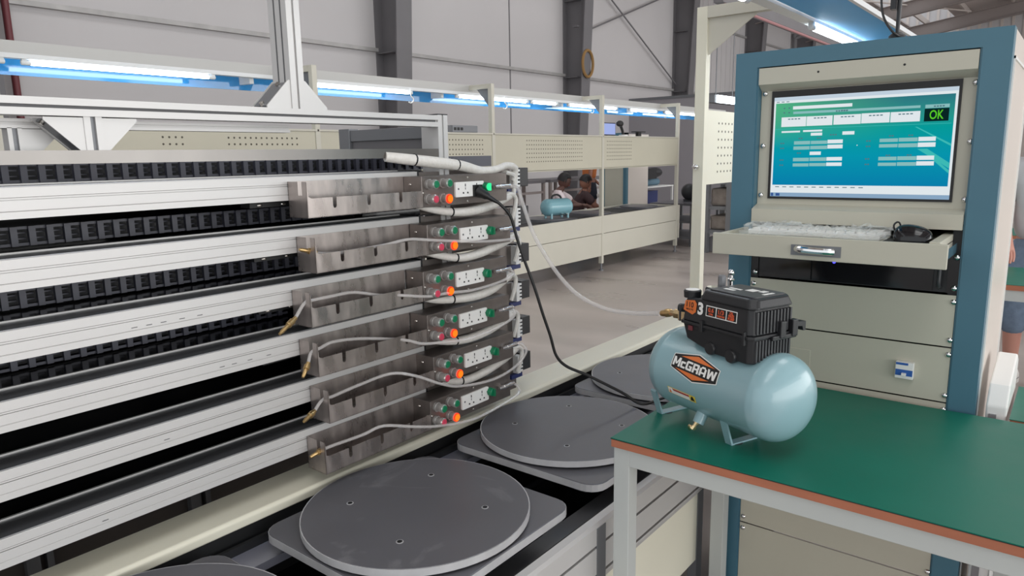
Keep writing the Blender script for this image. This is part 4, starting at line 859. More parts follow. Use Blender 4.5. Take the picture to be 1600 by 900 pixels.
# server under the drawer
sv = thing('rack_server', 'black rack server mounted below the keyboard drawer', 'server', (-0.47, CY + 0.2, 1.07))
obj('case', G().box(-0.705, -0.24, CY + 0.010, CY + 0.40, 1.071, 1.166), 'black_plastic', sv)
for x0_, x1_ in ((-0.725, -0.705), (-0.24, -0.216)): obj('mounting_ear', G().box(x0_, x1_, CY + 0.006, CY + 0.012, 1.071, 1.166), 'black_gloss', sv)
obj('front_door', G().box(-0.70, -0.56, CY + 0.002, CY + 0.010, 1.074, 1.163).box(-0.557, -0.27, CY + 0.004, CY + 0.010, 1.074, 1.163), 'black_gloss', sv)
obj('handle', G().tube([(-0.255, CY + 0.008, 1.155), (-0.255, CY - 0.012, 1.148), (-0.255, CY - 0.014, 1.118), (-0.255, CY - 0.012, 1.09), (-0.255, CY + 0.008, 1.083)], 0.005, n=8), 'black_plastic_light', sv, smooth=True)
for z in (1.084, 1.16): dome(sv, -0.2235, CY + 0.005, z)
for z in (1.083, 1.16): dome(sv, -0.7125, CY + 0.005, z)
obj('power_light', G().ball((-0.502, CY + 0.003, 1.1275), 0.004, 0.003, 0.004), 'led_blue', sv, smooth=True)
# on the drawer: wrapped keyboard, mouse pad, mouse
t = thing('keyboard', 'keyboard under crumpled clear film lying in the pulled out drawer', 'keyboard', (-0.52, 1.93, 1.202))
obj('body', G().box(-0.70, -0.375, 1.90, 2.02, 1.202, 1.216), 'white_plastic', t, bev=0.003)
for r in range(4):
    g = G()
    for c in range(13): g.box(-0.69 + c * 0.0235, -0.67 + c * 0.0235, 1.91 + r * 0.027, 1.932 + r * 0.027, 1.216, 1.22)
    tag(obj('key_row', g, 'white_card', t), kind='stuff')
random.seed(3)
g = G(); nx, ny = 46, 18; vs0 = []
for j in range(ny):
    for i in range(nx):
        x = -0.715 + i * 0.365 / (nx - 1); y = 1.845 + j * 0.19 / (ny - 1)
        h = 0.004 + 0.011 * random.random() ** 2 * (1 if 2 < j < ny - 2 else 0.4) + 0.006 * max(0, math.sin(x * 31 + y * 20)) 
        vs0.append((x + random.uniform(-0.003, 0.003), y + random.uniform(-0.003, 0.003), 1.218 + h if j > 4 else 1.204 + h * 0.9))
g.add(vs0, [(j * nx + i, j * nx + i + 1, (j + 1) * nx + i + 1, (j + 1) * nx + i) for j in range(ny - 1) for i in range(nx - 1)])
obj('plastic_film', g, 'clear_film', t)
tag(obj('mouse_pad', G().prism(rrect(-0.365, -0.268, 1.83, 1.99, 0.004), XY, 1.202, 1.205), 'black_matt', origin=(-0.32, 1.91, 1.202)), 'black mouse pad at the right end of the drawer', 'mouse pad')
t = thing('computer_mouse', 'black computer mouse on the pad in the drawer', 'mouse', (-0.305, 1.90, 1.205))
g = G(); rs = []
for i in range(13):
    a = -PI / 2 + PI * i / 12; s = max(math.cos(a), 0.02); xx = -0.305 + 0.041 * math.sin(a)
    hh = 0.036 * (s ** 0.5) * (1 - 0.15 * math.sin(a)); ww = 0.030 * s ** 0.5
    rs.append([(xx, 1.90 + ww * math.cos(2 * PI * k / 16) , 1.207 + hh * (max(math.sin(2 * PI * k / 16), 0)) + 0.002) for k in range(16)])
obj('body', g.rings(rs), 'black_gloss', t, smooth=True)
obj('base', G().prism(rrect(-0.345, -0.265, 1.872, 1.928, 0.022), XY, 1.205, 1.21), 'black_matt', t)
obj('scroll_wheel', G().cyl((-0.332, 1.898, 1.228), (-0.332, 1.906, 1.228), 0.008), 'black_rubber', t, smooth=True)
obj('cord', G().tube([(-0.342, 1.90, 1.222), (-0.348, 1.905, 1.240), (-0.343, 1.915, 1.248), (-0.337, 1.92, 1.242), (-0.34, 1.94, 1.212), (-0.40, 2.0, 1.208), (-0.42, 2.08, 1.208)], 0.0022, n=6), 'black_rubber', t, smooth=True)
# antenna on the cabinet top
t = thing('antenna', 'black rod aerial with a looped cable standing on the blue cabinet', 'antenna', (-0.47, 2.26, CZ - 0.002))
t.location = (-0.403, 2.06, CZ); OFF[t.name] = (-0.403, 2.06, CZ)
ax, ay = -0.403, 2.06
obj('base', G().turn((ax, ay, CZ), (ax, ay, CZ + 0.02), [(0, 0.020), (0.6, 0.019), (1, 0.010)], 16), 'black_matt', t, smooth=True)
obj('rod', G().turn((ax, ay, CZ + 0.015), (ax + 0.002, ay, CZ + 0.30), [(0, 0.0045), (0.3, 0.0055), (0.31, 0.008), (0.42, 0.0085), (0.43, 0.011), (0.8, 0.011), (1, 0.005)], 12), 'black_plastic', t, smooth=True)
obj('cable', G().tube([(ax + 0.035, ay - 0.02, CZ + 0.003), (ax + 0.01, ay - 0.02, CZ + 0.006), (ax - 0.015, ay - 0.015, CZ + 0.03), (ax - 0.035, ay - 0.01, CZ + 0.07), (ax - 0.042, ay, CZ + 0.13), (ax - 0.03, ay, CZ + 0.22), (ax, ay, CZ + 0.25)], 0.0028, n=8), 'black_rubber', t, smooth=True)
obj('clamp', G().box(ax - 0.018, ax - 0.006, ay - 0.012, ay + 0.012, CZ + 0.075, CZ + 0.13), 'black_plastic', t)
# ------------------------------------------------------------------ AIR COMPRESSOR ON THE TABLE
AC = thing('air_compressor', 'pale blue air compressor with black motor cover standing on the green table', 'compressor', (-0.596, 1.526, TZ), -0.388, local=True)
ZC = 0.128; R_ = 0.095; L_ = 0.413; CAP = 0.061
g = tankgeo(L_, R_, CAP, 64, 12); g.v = [(x, y, z + ZC) for x, y, z in g.v]
tank = obj('tank', g, 'tank_paint', AC, smooth=True, local=True)
def cylp(a, th, d=0.0):       # point on the tank, th = angle above the horizontal on the near side
    return (a, -(R_ + d) * math.cos(th), ZC + (R_ + d) * math.sin(th))
def decal(name, pts, d, m, parent=tank, n=10):
    """flat polygon (u along tank, v up) laid on the curved tank as strips"""
    vs_ = [p[1] for p in pts]; v0, v1 = min(vs_), max(vs_)
    def span(v):
        xs = []
        for i in range(len(pts)):
            (a, b), (c, e) = pts[i], pts[(i + 1) % len(pts)]
            if abs(b - e) < 1e-9:
                if abs(b - v) < 1e-7: xs += [a, c]
            elif min(b, e) - 1e-9 <= v <= max(b, e) + 1e-9: xs.append(a + (c - a) * (v - b) / (e - b))
        return min(xs), max(xs)
    lv = sorted(set([round(v0 + (v1 - v0) * i / n, 7) for i in range(n + 1)] + [round(v, 7) for v in vs_]))
    g = G(); vv = []
    for v in lv:
        a, b = span(min(max(v, v0), v1)); vv += [cylp(a, v / R_, d), cylp(b, v / R_, d)]
    g.add(vv, [(2 * i, 2 * i + 1, 2 * i + 3, 2 * i + 2) for i in range(len(lv) - 1)])
    return obj(name, g, m, parent, local=True)
LV = math.radians(23.6) * R_
def hexa(s, dx=0.0):   # badge outline, slightly tilted
    P = [(-0.0735, -0.0165), (-0.004, -0.0335), (0.0735, -0.0160), (0.0735, 0.0165), (0.004, 0.0335), (-0.0735, 0.0160)]
    P = [(-0.0735, -0.0165), (0.0015, -0.0335), (0.0735, -0.0160), (0.0735, 0.0160), (-0.0015, 0.0335), (-0.0735, 0.0165)]
    out = []
    for x, y in P:
        x *= 1 - s / 0.0735; y *= 1 - s / 0.030
        out.append((x - 0.0145, y - 0.045 * x + LV))
    return out
decal('badge_border', hexa(0.0), 0.0005, 'white_card'); decal('badge_field', hexa(0.0022), 0.0008, 'ink_black')
def rel(P): return [(x - 0.0145, y - 0.045 * x + LV) for x, y in P]
decal('badge_wedge', rel([(-0.050, 0.0148), (-0.0015, 0.0272), (0.058, 0.0148)]), 0.0011, 'ink_orange')
decal('badge_wedge', rel([(-0.058, -0.0148), (0.0015, -0.0272), (0.050, -0.0148)]), 0.0011, 'ink_orange')
decal('badge_band', rel([(-0.0705, -0.0128), (0.0705, -0.0128), (0.0705, 0.0128), (-0.0705, 0.0128)]), 0.0012, 'ink_black')
g = G()
def bt(x, y): return cylp(x - 0.0145, (y - 0.045 * x + LV) / R_, 0.0018)
BLOCK = {   # blocky badge letters, each a few convex pieces: (width, pieces)
 'M': (1.04, [[(0, 0), (.27, 0), (.27, 1), (0, 1)], [(.77, 0), (1.04, 0), (1.04, 1), (.77, 1)], [(0, 1), (.28, 1), (.60, .22), (.44, .22)], [(1.04, 1), (.76, 1), (.44, .22), (.60, .22)]]),
 'c': (.66, [[(0, .08), (.25, .08), (.25, .66), (0, .66)], [(.06, 0), (.66, 0), (.66, .21), (.06, .21)], [(.06, .53), (.66, .53), (.66, .74), (.06, .74)]]),
 'G': (.88, [[(0, .1), (.27, .1), (.27, .9), (0, .9)], [(.09, 0), (.88, 0), (.88, .22), (.09, .22)], [(.09, .78), (.88, .78), (.88, 1), (.09, 1)], [(.62, .2), (.88, .2), (.88, .54), (.62, .54)], [(.46, .36), (.64, .36), (.64, .54), (.46, .54)]]),
 'R': (.88, [[(0, 0), (.27, 0), (.27, 1), (0, 1)], [(.25, .79), (.80, .79), (.80, 1), (.25, 1)], [(.61, .46), (.88, .46), (.88, .92), (.61, .92)], [(.25, .34), (.82, .34), (.82, .53), (.25, .53)], [(.61, 0), (.88, 0), (.88, .38), (.61, .38)]]),
 'A': (.92, [[(0, 0), (.27, 0), (.27, .88), (0, .80)], [(.65, 0), (.92, 0), (.92, .80), (.65, .88)], [(.12, .80), (.80, .80), (.68, 1), (.24, 1)], [(.25, .24), (.67, .24), (.67, .43), (.25, .43)]]),
 'W': (1.26, [[(0, 1), (.26, 1), (.44, 0), (.17, 0)], [(.17, 0), (.44, 0), (.74, .9), (.52, .9)], [(.82, 0), (1.09, 0), (.74, .9), (.52, .9)], [(1.0, 1), (1.26, 1), (1.09, 0), (.82, 0)]])}
def block_text(g, word, x0, x1, h, yb, fn, gap=0.09):
    tot = sum(BLOCK[c][0] for c in word) + gap * (len(word) - 1); k = (x1 - x0) / tot; x = x0
    for c in word:
        w_, ps = BLOCK[c]
        for p in ps: g.add([fn(x + a * k, yb + b * h) for a, b in p], [tuple(range(len(p)))])
        x += (w_ + gap) * k
block_text(g, 'McGRAW', -0.0680, 0.0680, 0.0205, -0.01025, bt)
obj('badge_text', g, 'white_card', tank, local=True, fixn=False)
A0 = math.radians(-20.4) * R_
def strip(P): return [(x - 0.051, y + A0 - 0.02 * x) for x, y in P]
decal('warning_label', strip([(-0.045, -0.0085), (0.045, -0.0085), (0.045, 0.0085), (-0.045, 0.0085)]), 0.0006, 'ink_yellow')
decal('warning_field', strip([(-0.043, -0.0072), (0.026, -0.0072), (0.026, 0.0072), (-0.043, 0.0072)]), 0.0009, 'white_card')
decal('warning_band', strip([(-0.026, 0.002), (0.026, 0.002), (0.026, 0.0066), (-0.030, 0.0066)]), 0.0012, 'ink_red')
decal('warning_symbol', strip([(0.029, -0.005), (0.042, -0.005), (0.038, 0.006), (0.033, 0.006)]), 0.0012, 'ink_black')
decal('warning_symbol', strip([(-0.041, -0.006), (-0.033, -0.006), (-0.037, 0.005)]), 0.0012, 'ink_orange')
# feet: bent flat straps
for a in (-0.178, 0.053):
    g = G(); w_ = 0.0095; th = 0.0035
    path = [(-0.062, 0.062), (-0.040, 0.001), (0.040, 0.001), (0.062, 0.062)]
    outer = [(-0.062 - th, 0.062), (-0.040 - th, -0.0), (0.040 + th, -0.0), (0.062 + th, 0.062)]
    inner = [(-0.062, 0.066), (-0.0395, th), (0.0395, th), (0.062, 0.066)]
    pts = outer + inner[::-1]
    g.prism(pts, lambda p, q, h: (h, p, q), a - w_, a + w_)
    f = obj('foot', g, 'tank_paint', AC, local=True)
    obj('rubber_pad', G().cyl((a, -0.022, 0), (a, -0.022, 0.0006), 0.016, n=16), 'black_rubber', f, local=True)
# drain valve
dv = obj('drain_boss', G().cyl((-0.020, -0.052, ZC - 0.075), (-0.020, -0.066, ZC - 0.098), 0.014, 0.013), 'tank_paint', AC, smooth=True, local=True)
obj('drain_valve', G().turn((-0.022, -0.062, ZC - 0.090), (-0.026, -0.078, ZC - 0.112), [(0, 0.007), (0.4, 0.007), (0.42, 0.0045), (0.7, 0.0045), (0.72, 0.0075), (1, 0.0065)], 8).ball((-0.030, -0.082, ZC - 0.108), 0.006, 0.003, 0.008, 8, 6), 'brass_pale', dv, local=True)
# motor cover: lower and upper shells with sloping left nose, lid
def shell(P0, P1, z0, z1, bot=None):
    """loft between two plan outlines at z0 and z1"""
    g = G(); r0 = [(x, y, z0 if bot is None else bot(x, y)) for x, y in P0]; r1 = [(x, y, z1) for x, y in P1]
    return g.rings([r0, r1])
F, Bk, Rt, Lf = -0.074, 0.052, 0.132, -0.085
def plan(f, b, l, r, ch=0.010, nose=0.012):
    return [(l + nose, f), (-0.02, f), (0.03, f), (r - ch, f), (r, f + ch), (r, b - ch), (r - ch, b), (0.03, b), (-0.02, b), (l + 0.02, b), (l, b - 0.03), (l, f + nose * 1.4)]
def shellz(P0, P1, z0, z1):
    return G().rings([[(x, y, z0(x)) for x, y in P0], [(x, y, z1(x)) for x, y in P1]])
lower = obj('lower_cover', shellz(plan(F + 0.004, Bk, Lf + 0.014, Rt - 0.004), plan(F, Bk, Lf + 0.004, Rt), lambda x: 0.205 + max(0, 0.02 - x) * 0.24, lambda x: 0.262), 'black_plastic', AC, local=True, bev=0.003)
obj('saddle', G().box(-0.02, 0.12, -0.045, 0.035, 0.175, 0.212), 'black_plastic', lower, local=True)
for a in (0.016, 0.076):
    obj('mounting_lug', G().turn((a, F - 0.002, 0.217 if a < 0.05 else 0.213), (a, F + 0.03, 0.217 if a < 0.05 else 0.213), [(0, 0.013), (0.1, 0.015), (1, 0.015)], 16), 'black_plastic', lower, smooth=True, local=True)
obj('seam_flange', G().prism(plan(F - 0.0035, Bk + 0.002, Lf + 0.001, Rt + 0.003), XY, 0.259, 0.266), 'black_plastic', lower, local=True, bev=0.0015)
upper = obj('upper_cover', shellz(plan(F, Bk, Lf + 0.004, Rt - 0.001), plan(F + 0.004, Bk - 0.002, Lf + 0.010, Rt - 0.004), lambda x: 0.266, lambda x: 0.322 - max(0, -0.022 - x) * 0.12), 'black_plastic', AC, local=True, bev=0.003)
def lplan(f, b, l, r, ch=0.014): return [(l + ch, f), (r - ch, f), (r, f + ch), (r, b - ch), (r - ch, b), (l + ch, b), (l, b - ch), (l, f + ch)]
lid = obj('lid', shell(lplan(F - 0.001, Bk + 0.003, -0.028, Rt + 0.004), lplan(F + 0.007, Bk - 0.004, -0.022, Rt - 0.004), 0.322, 0.343), 'black_plastic', AC, local=True, bev=0.004)
obj('top_panel', G().prism(rrect(-0.008, 0.120, F + 0.016, Bk - 0.014, 0.008), XY, 0.342, 0.346), 'black_plastic_light', lid, local=True, bev=0.001)
g = G().box(0.052, 0.074, -0.012, 0.012, 0.346, 0.3464).box(0.080, 0.094, -0.002, 0.016, 0.346, 0.3464).box(0.012, 0.04, -0.035, -0.025, 0.346, 0.3464).box(0.012, 0.045, -0.018, -0.010, 0.346, 0.3464).box(0.105, 0.113, -0.02, 0.012, 0.346, 0.3464)
obj('top_label', g, 'white_card', lid, local=True)
# cooling fins on the right end
for z0, z1, n, par in ((0.270, 0.317, 11, upper), (0.211, 0.256, 12, lower)):
    for i in range(n):
        y = F + 0.015 + i * (Bk - F - 0.028) / (n - 1)
        obj('cooling_fin', G().box(Rt - 0.010, Rt + 0.0025, y - 0.0022, y + 0.0022, z0, z1), 'black_plastic_light', par, local=True)
for i in range(5):
    x = 0.145 - 0.0 * i
g = G()
for y in (0.0, 0.036): g.box(Rt - 0.002, Rt + 0.012, y, y + 0.016, 0.256, 0.292)
g.box(Rt - 0.002, Rt + 0.009, -0.02, 0.052, 0.252, 0.262)
obj('cord_hook', g, 'black_plastic', upper, local=True, bev=0.002)
obj('carry_tab', G().prism([(0.050, 0.285), (0.085, 0.282), (0.085, 0.262), (0.078, 0.262), (0.075, 0.272), (0.050, 0.275)], lambda a, b, h: (h, a, b), Rt - 0.012, Rt + 0.004), 'black_plastic', upper, local=True)
# nose: control face with plaques
nose_n = None
obj('clip', G().box(-0.012, -0.004, F - 0.006, F + 0.002, 0.250, 0.276), 'black_plastic', lower, local=True, bev=0.001)
obj('clip', G().box(0.112, 0.118, F - 0.006, F + 0.002, 0.246, 0.275), 'black_plastic', lower, local=True, bev=0.001)
yF = F + 0.0005
def fr(x, z, d=0.0):      # point on the sloping front of the upper shell
    k = (z - 0.266) / 0.056; return (x, F + 0.004 * k - 0.0006 - d, z)
def frect(name, x0, x1, z0, z1, d, m, sh=0.0):
    g = G(); g.add([fr(x0, z0, d), fr(x1, z0 - sh, d), fr(x1, z1 - sh, d), fr(x0, z1, d)], [(0, 1, 2, 3)]); return obj(name, g, m, upper, local=True)
frect('spec_border', 0.000, 0.090, 0.2875, 0.3115, 0.0, 'white_card'); 
for i in range(3): frect('spec_cell', 0.0022 + i * 0.0295, 0.0290 + i * 0.0295, 0.2895, 0.3095, 0.0004, 'ink_black')
g = G()
def ft(cx, cz, d=0.0009): return lambda x, y: fr(cx + x, cz + y, d)
text_on(g, '0.6', 0.013, ft(0.0155, 0.3025), 0.0003, width=0.016); text_on(g, 'CFM', 0.006, ft(0.0155, 0.2935), 0.0002, width=0.012)
text_on(g, '1/3', 0.013, ft(0.0450, 0.3025), 0.0003, width=0.016); text_on(g, 'HORSEPOWER', 0.006, ft(0.0450, 0.2935), 0.0002, width=0.022)
for i, wd_ in enumerate(('OIL', 'FREE', 'PUMP')): text_on(g, wd_, 0.008, ft(0.0745, 0.3058 - i * 0.0063), 0.0003, width=(0.011, 0.016, 0.018)[i])
obj('spec_text', g, 'ink_text_orange', upper, local=True, fixn=False)
g = G(); text_on(g, '3', 0.036, ft(-0.0165, 0.3005, 0.0006), 0.0016, width=0.0165); obj('gallon_number', g, 'white_card', upper, local=True, fixn=False)
g = G(); g.add([fr(x, z, 0.0006) for x, z in ((-0.0690, 0.2900), (-0.0400, 0.2830), (-0.0300, 0.2900), (-0.0285, 0.3090), (-0.0355, 0.3160), (-0.0650, 0.3120))], [(0, 1, 2, 3, 4, 5)]); obj('pressure_plaque', g, 'ink_orange', upper, local=True)
g = G(); text_on(g, '110', 0.017, ft(-0.0490, 0.3045, 0.0011), 0.0003, width=0.022); text_on(g, 'MAX PSI', 0.006, ft(-0.0490, 0.2938, 0.0011), 0.0001, width=0.022)
obj('plaque_text', g, 'ink_black', upper, local=True, fixn=False)
# gauges, regulator, valve, outlet
ga = obj('pressure_gauge', G().turn((-0.064, -0.052, 0.300), (-0.064, -0.052, 0.3345), [(0, 0.007), (0.45, 0.007), (0.5, 0.019), (0.92, 0.0200), (1, 0.0175)], 28), 'black_plastic', AC, smooth=True, local=True)
obj('gauge_face', G().cyl((-0.064, -0.052, 0.3345), (-0.064, -0.052, 0.3352), 0.0160, n=28), 'white_card', ga, smooth=True, local=True)
g2 = obj('pressure_gauge', G().turn((-0.047, -0.005, 0.300), (-0.047, -0.005, 0.338), [(0, 0.007), (0.45, 0.007), (0.5, 0.017), (0.92, 0.018), (1, 0.016)], 24), 'black_plastic', AC, smooth=True, local=True)
obj('gauge_face', G().cyl((-0.047, -0.005, 0.338), (-0.047, -0.005, 0.3386), 0.0150, n=24), 'chrome', g2, smooth=True, local=True)
obj('safety_valve', G().turn((-0.050, 0.024, 0.290), (-0.050, 0.024, 0.362), [(0, 0.007), (0.5, 0.007), (0.52, 0.009), (0.95, 0.009), (1, 0.007)], 8), 'grey_alu', AC, local=True)
obj('release_valve', G().cyl((-0.046, 0.048, 0.29), (-0.046, 0.048, 0.365), 0.005, n=12).ball((-0.046, 0.048, 0.366), 0.008, 0.008, 0.008, 10, 7).ball((-0.046, 0.048, 0.350), 0.009, 0.009, 0.005, 10, 6), 'chrome', AC, smooth=True, local=True)
obj('regulator_knob', G().turn((-0.080, -0.052, 0.288), (-0.098, -0.062, 0.288), [(0, 0.008), (0.2, 0.010), (0.85, 0.010), (1, 0.008)], 12), 'black_plastic', AC, smooth=True, local=True)
obj('hose_clip', G().box(-0.079, -0.075, F - 0.004, F - 0.001, 0.262, 0.300), 'black_plastic_light', upper, local=True)
obj('switch', G().box(-0.050, -0.038, F - 0.003, F + 0.004, 0.246, 0.257), 'pipe_red', lower, local=True, bev=0.001)
o_ = obj('outlet_fitting', G().turn((-0.120, -0.030, 0.262), (-0.160, -0.030, 0.2595), [(0, 0.012), (0.55, 0.0125), (0.58, 0.009), (1, 0.0085)], 6).box(-0.122, -0.08, -0.042, -0.018, 0.25, 0.276), 'brass_pale', AC, local=True, bev=0.001)
obj('hose_nut', G().turn((-0.158, -0.030, 0.260), (-0.192, -0.030, 0.2525), [(0, 0.0085), (0.2, 0.0105), (0.5, 0.0105), (0.52, 0.008), (0.8, 0.0085), (1, 0.0075)], 12), 'brass', o_, smooth=True, local=True)
# ------------------------------------------------------------------ RIGHT SIDE: other tables, machine housing
def green_table(x0, x1, y0, y1, lab):
    t = thing('work_table', lab, 'table', ((x0 + x1) / 2, (y0 + y1) / 2, 0))
    obj('table_top', G().box(x0 + 0.001, x1, y0 + 0.001, y1, 0.753, 0.778), 'table_edge', t); obj('green_mat', G().box(x0, x1, y0, y1, 0.778, 0.78), 'table_green', t)
    obj('front_rail', G().box(x0 + 0.04, x1 - 0.04, y0 + 0.008, y0 + 0.048, 0.70, 0.753), 'table_frame', t); obj('back_rail', G().box(x0 + 0.04, x1 - 0.04, y1 - 0.048, y1 - 0.008, 0.70, 0.753), 'table_frame', t)
    for x in (x0 + 0.004, x1 - 0.044):
        for y in (y0 + 0.008, y1 - 0.048): obj('leg', G().box(x, x + 0.04, y, y + 0.04, 0, 0.753), 'table_frame', t)
    return t
green_table(-0.085, 0.75, 2.002, 2.305, 'narrow green topped table just behind the workbench at the right edge')
green_table(-0.75, 0.70, 4.06, 4.68, 'green topped table in front of the standing person at the right edge')
green_table(-1.2, 0.1, 6.4, 7.0, 'far green topped table behind the standing person')
t = thing('machine_housing', 'white plastic machine housing with a sloped top between cabinet and workbench', 'machine', (-0.115, 2.15, 0))
obj('housing', G().prism([(2.02, 0.0), (2.30, 0.0), (2.30, 0.86), (2.24, 0.885), (2.06, 0.845), (2.02, 0.80)], YZ, -0.135, -0.092), 'white_plastic', t, bev=0.004)
obj('side_recess', G().box(-0.128, -0.112, 2.014, 2.02, 0.30, 0.78), 'grey_box', t)
obj('pipe', G().cyl((-0.101, 2.012, 0.55), (-0.101, 2.012, 0.77), 0.006, n=10), 'white_card', t, smooth=True)
t = thing('pump_station', 'grey metal pump station on the floor behind the workbench at the lower right', 'machine', (-0.02, 2.6, 0))
obj('body', G().box(-0.09, 0.5, 2.45, 2.9, 0.08, 0.42), 'grey_box', t, bev=0.01)
obj('pipe', G().tube([(-0.05, 2.42, 0.1), (-0.05, 2.42, 0.3), (0.02, 2.42, 0.38), (0.2, 2.43, 0.4)], 0.02), 'chrome', t, smooth=True)
obj('foot', G().box(-0.08, -0.02, 2.5, 2.56, 0, 0.08).box(0.4, 0.46, 2.5, 2.56, 0, 0.08).box(-0.08, -0.02, 2.8, 2.86, 0, 0.08).box(0.4, 0.46, 2.8, 2.86, 0, 0.08), 'black_matt', t)
# ------------------------------------------------------------------ PEOPLE
def skinned(name, verts, edges, radii, m, parent, root=0, sub=2):
    """connected skeleton (vertex, edge, radius) grown to one smooth surface"""
    me = bpy.data.meshes.new('sk'); me.from_pydata(verts, edges, [])
    o = bpy.data.objects.new('sk', me); COL.objects.link(o)
    md = o.modifiers.new('s', 'SKIN'); md.use_smooth_shade = True; md.branch_smoothing = 0.4
    sv_ = me.skin_vertices[0].data
    for i, r in enumerate(radii):
        sv_[i].radius = r if isinstance(r, tuple) else (r, r)
        sv_[i].use_root = (i == root)
    ss = o.modifiers.new('u', 'SUBSURF'); ss.levels = sub; ss.render_levels = sub
    bpy.context.view_layer.update()
    m2 = bpy.data.meshes.new_from_object(o.evaluated_get(bpy.context.evaluated_depsgraph_get()))
    bpy.data.objects.remove(o); bpy.data.meshes.remove(me)
    off = Vector(OFF[parent.name])
    for v in m2.vertices: v.co -= off
    for p in m2.polygons: p.use_smooth = True
    m2.materials.clear(); m2.materials.append(M[m]); m2.name = name
    q = bpy.data.objects.new(name, m2); COL.objects.link(q); q.parent = parent; OFF[q.name] = tuple(off)
    return q
class Sk:
    def __init__(s): s.v = []; s.e = []; s.r = []; s.n = {}
    def p(s, name, co, r, prev=None):
        s.v.append(tuple(co)); s.r.append(r); i = len(s.v) - 1; s.n[name] = i
        if prev is not None: s.e.append((s.n[prev], i))
        return i
def hand(sk, wrist, dirv, side, prev, k):
    """palm plus four fingers and a thumb"""
    d = Vector(dirv).normalized(); sd = Vector(side).normalized(); w = Vector(wrist)
    sk.p(prev + 'palm', w + d * 0.055, (0.021, 0.036), prev)
    for i, ln in enumerate((0.070, 0.080, 0.074, 0.058)):
        b = w + d * 0.085 + sd * (0.028 - 0.019 * i); curl = d.cross(sd) * 0.25
        sk.p(prev + 'f%d' % i, b, 0.0095, prev + 'palm'); sk.p(prev + 'f%db' % i, b + (d + curl * 0.5).normalized() * ln * 0.5, 0.0085, prev + 'f%d' % i)
        sk.p(prev + 'f%dc' % i, b + (d + curl * 1.0).normalized() * ln, 0.007, prev + 'f%db' % i)
    sk.p(prev + 't', w + d * 0.03 + sd * 0.042, 0.011, prev + 'palm'); sk.p(prev + 't2', w + d * 0.065 + sd * 0.062, 0.009, prev + 't')
def person(lab, J, clothes, skin='skin', H_=1.0, hair='hair', look=(0, 1, -0.2), bun=False):
    """J: joint positions; one continuous body, clothing and hair as children"""
    t = thing('person', lab, 'person', (J['pelvis'][0], J['pelvis'][1], min(v[2] for v in J.values()) if True else 0))
    b = Sk(); s = H_
    b.p('pelvis', J['pelvis'], (0.13 * s, 0.10 * s))
    b.p('waist', J['waist'], (0.118 * s, 0.085 * s), 'pelvis'); b.p('chest', J['chest'], (0.138 * s, 0.095 * s), 'waist')
    b.p('neck', J['neck'], 0.050 * s, 'chest'); hd = Vector(J['head']); b.p('head0', hd - Vector((0, 0, 0.09 * s)), 0.052 * s, 'neck')
    for sd in 'lr':
        b.p('sh' + sd, J['sh' + sd], 0.052 * s, 'chest'); b.p('el' + sd, J['el' + sd], 0.040 * s, 'sh' + sd); b.p('wr' + sd, J['wr' + sd], 0.027 * s, 'el' + sd)
        d = Vector(J['wr' + sd]) - Vector(J['el' + sd]); hand(b, J['wr' + sd], d, d.cross(Vector((0.3, 0.2, 1))), 'wr' + sd, s)
        b.p('hip' + sd, J['hip' + sd], 0.088 * s, 'pelvis'); b.p('kn' + sd, J['kn' + sd], 0.056 * s, 'hip' + sd); b.p('cf' + sd, tuple(Vector(J['kn' + sd]).lerp(Vector(J['an' + sd]), 0.35)), 0.055 * s, 'kn' + sd); b.p('an' + sd, J['an' + sd], 0.037 * s, 'cf' + sd)
        b.p('toe' + sd, J['toe' + sd], (0.04 * s, 0.026 * s), 'an' + sd)
    body = skinned('body', b.v, b.e, b.r, skin, t)
    # head with face
    lk = Vector(look).normalized(); up = Vector((0, 0, 1)); rt = lk.cross(up).normalized(); up2 = rt.cross(lk)
    g = G(); rs = []; n, m = 20, 14
    for j in range(m + 1):
        a = PI * j / m - PI / 2; q = max(math.cos(a), 1e-3); v = math.sin(a); row = []
        for i in range(n):
            c = 2 * PI * i / n; f = math.cos(c) * q; r_ = math.sin(c) * q
            fw = 0.098 * f; sdw = 0.076 * r_ * (1 - 0.18 * max(0, -v)); hh = 0.115 * v
            if f > 0.75 and -0.35 < v < 0.05: fw += 0.018 * (1 - abs(v + 0.15) / 0.2) * max(0, (f - 0.85) / 0.15)   # nose
            if f > 0.3 and v < -0.55: fw += 0.012   # chin
            row.append(hd + (lk * fw + rt * sdw + up2 * hh) * s)
        rs.append(row)
    h = obj('head', g.rings(rs), skin, t, smooth=True)
    for e in (-1, 1): obj('eye', G().ball(hd + (lk * 0.090 + rt * 0.03 * e + up2 * 0.012) * s, 0.011 * s, 0.011 * s, 0.007 * s, 8, 5), 'hair', h, smooth=True)
    obj('mouth', G().ball(hd + (lk * 0.092 - up2 * 0.052) * s, 0.02 * s, 0.02 * s, 0.006 * s, 8, 5), 'ink_red', h, smooth=True)
    for e in (-1, 1): obj('ear', G().ball(hd + (rt * 0.075 * e - up2 * 0.005) * s, 0.014 * s, 0.014 * s, 0.026 * s, 8, 6), skin, h, smooth=True)
    g = G(); rs = []
    for j in range(6, m + 1):
        a = PI * j / m - PI / 2; q = max(math.cos(a), 1e-3); row = []
        for i in range(n):
            c = 2 * PI * i / n; f = math.cos(c) * q; r_ = math.sin(c) * q
            back = 0.0 if f < 0.35 else max(0, 0.055 - 0.0) * (1 if j < 9 else 0)
            row.append(hd + (lk * (0.110 * f - back - 0.006) + rt * 0.087 * r_ * (1 - 0.25 * (back > 0)) + up2 * (0.125 * math.sin(a) + 0.006)) * s)
        rs.append(row)
    obj('hair', g.rings(rs), hair, t, smooth=True)
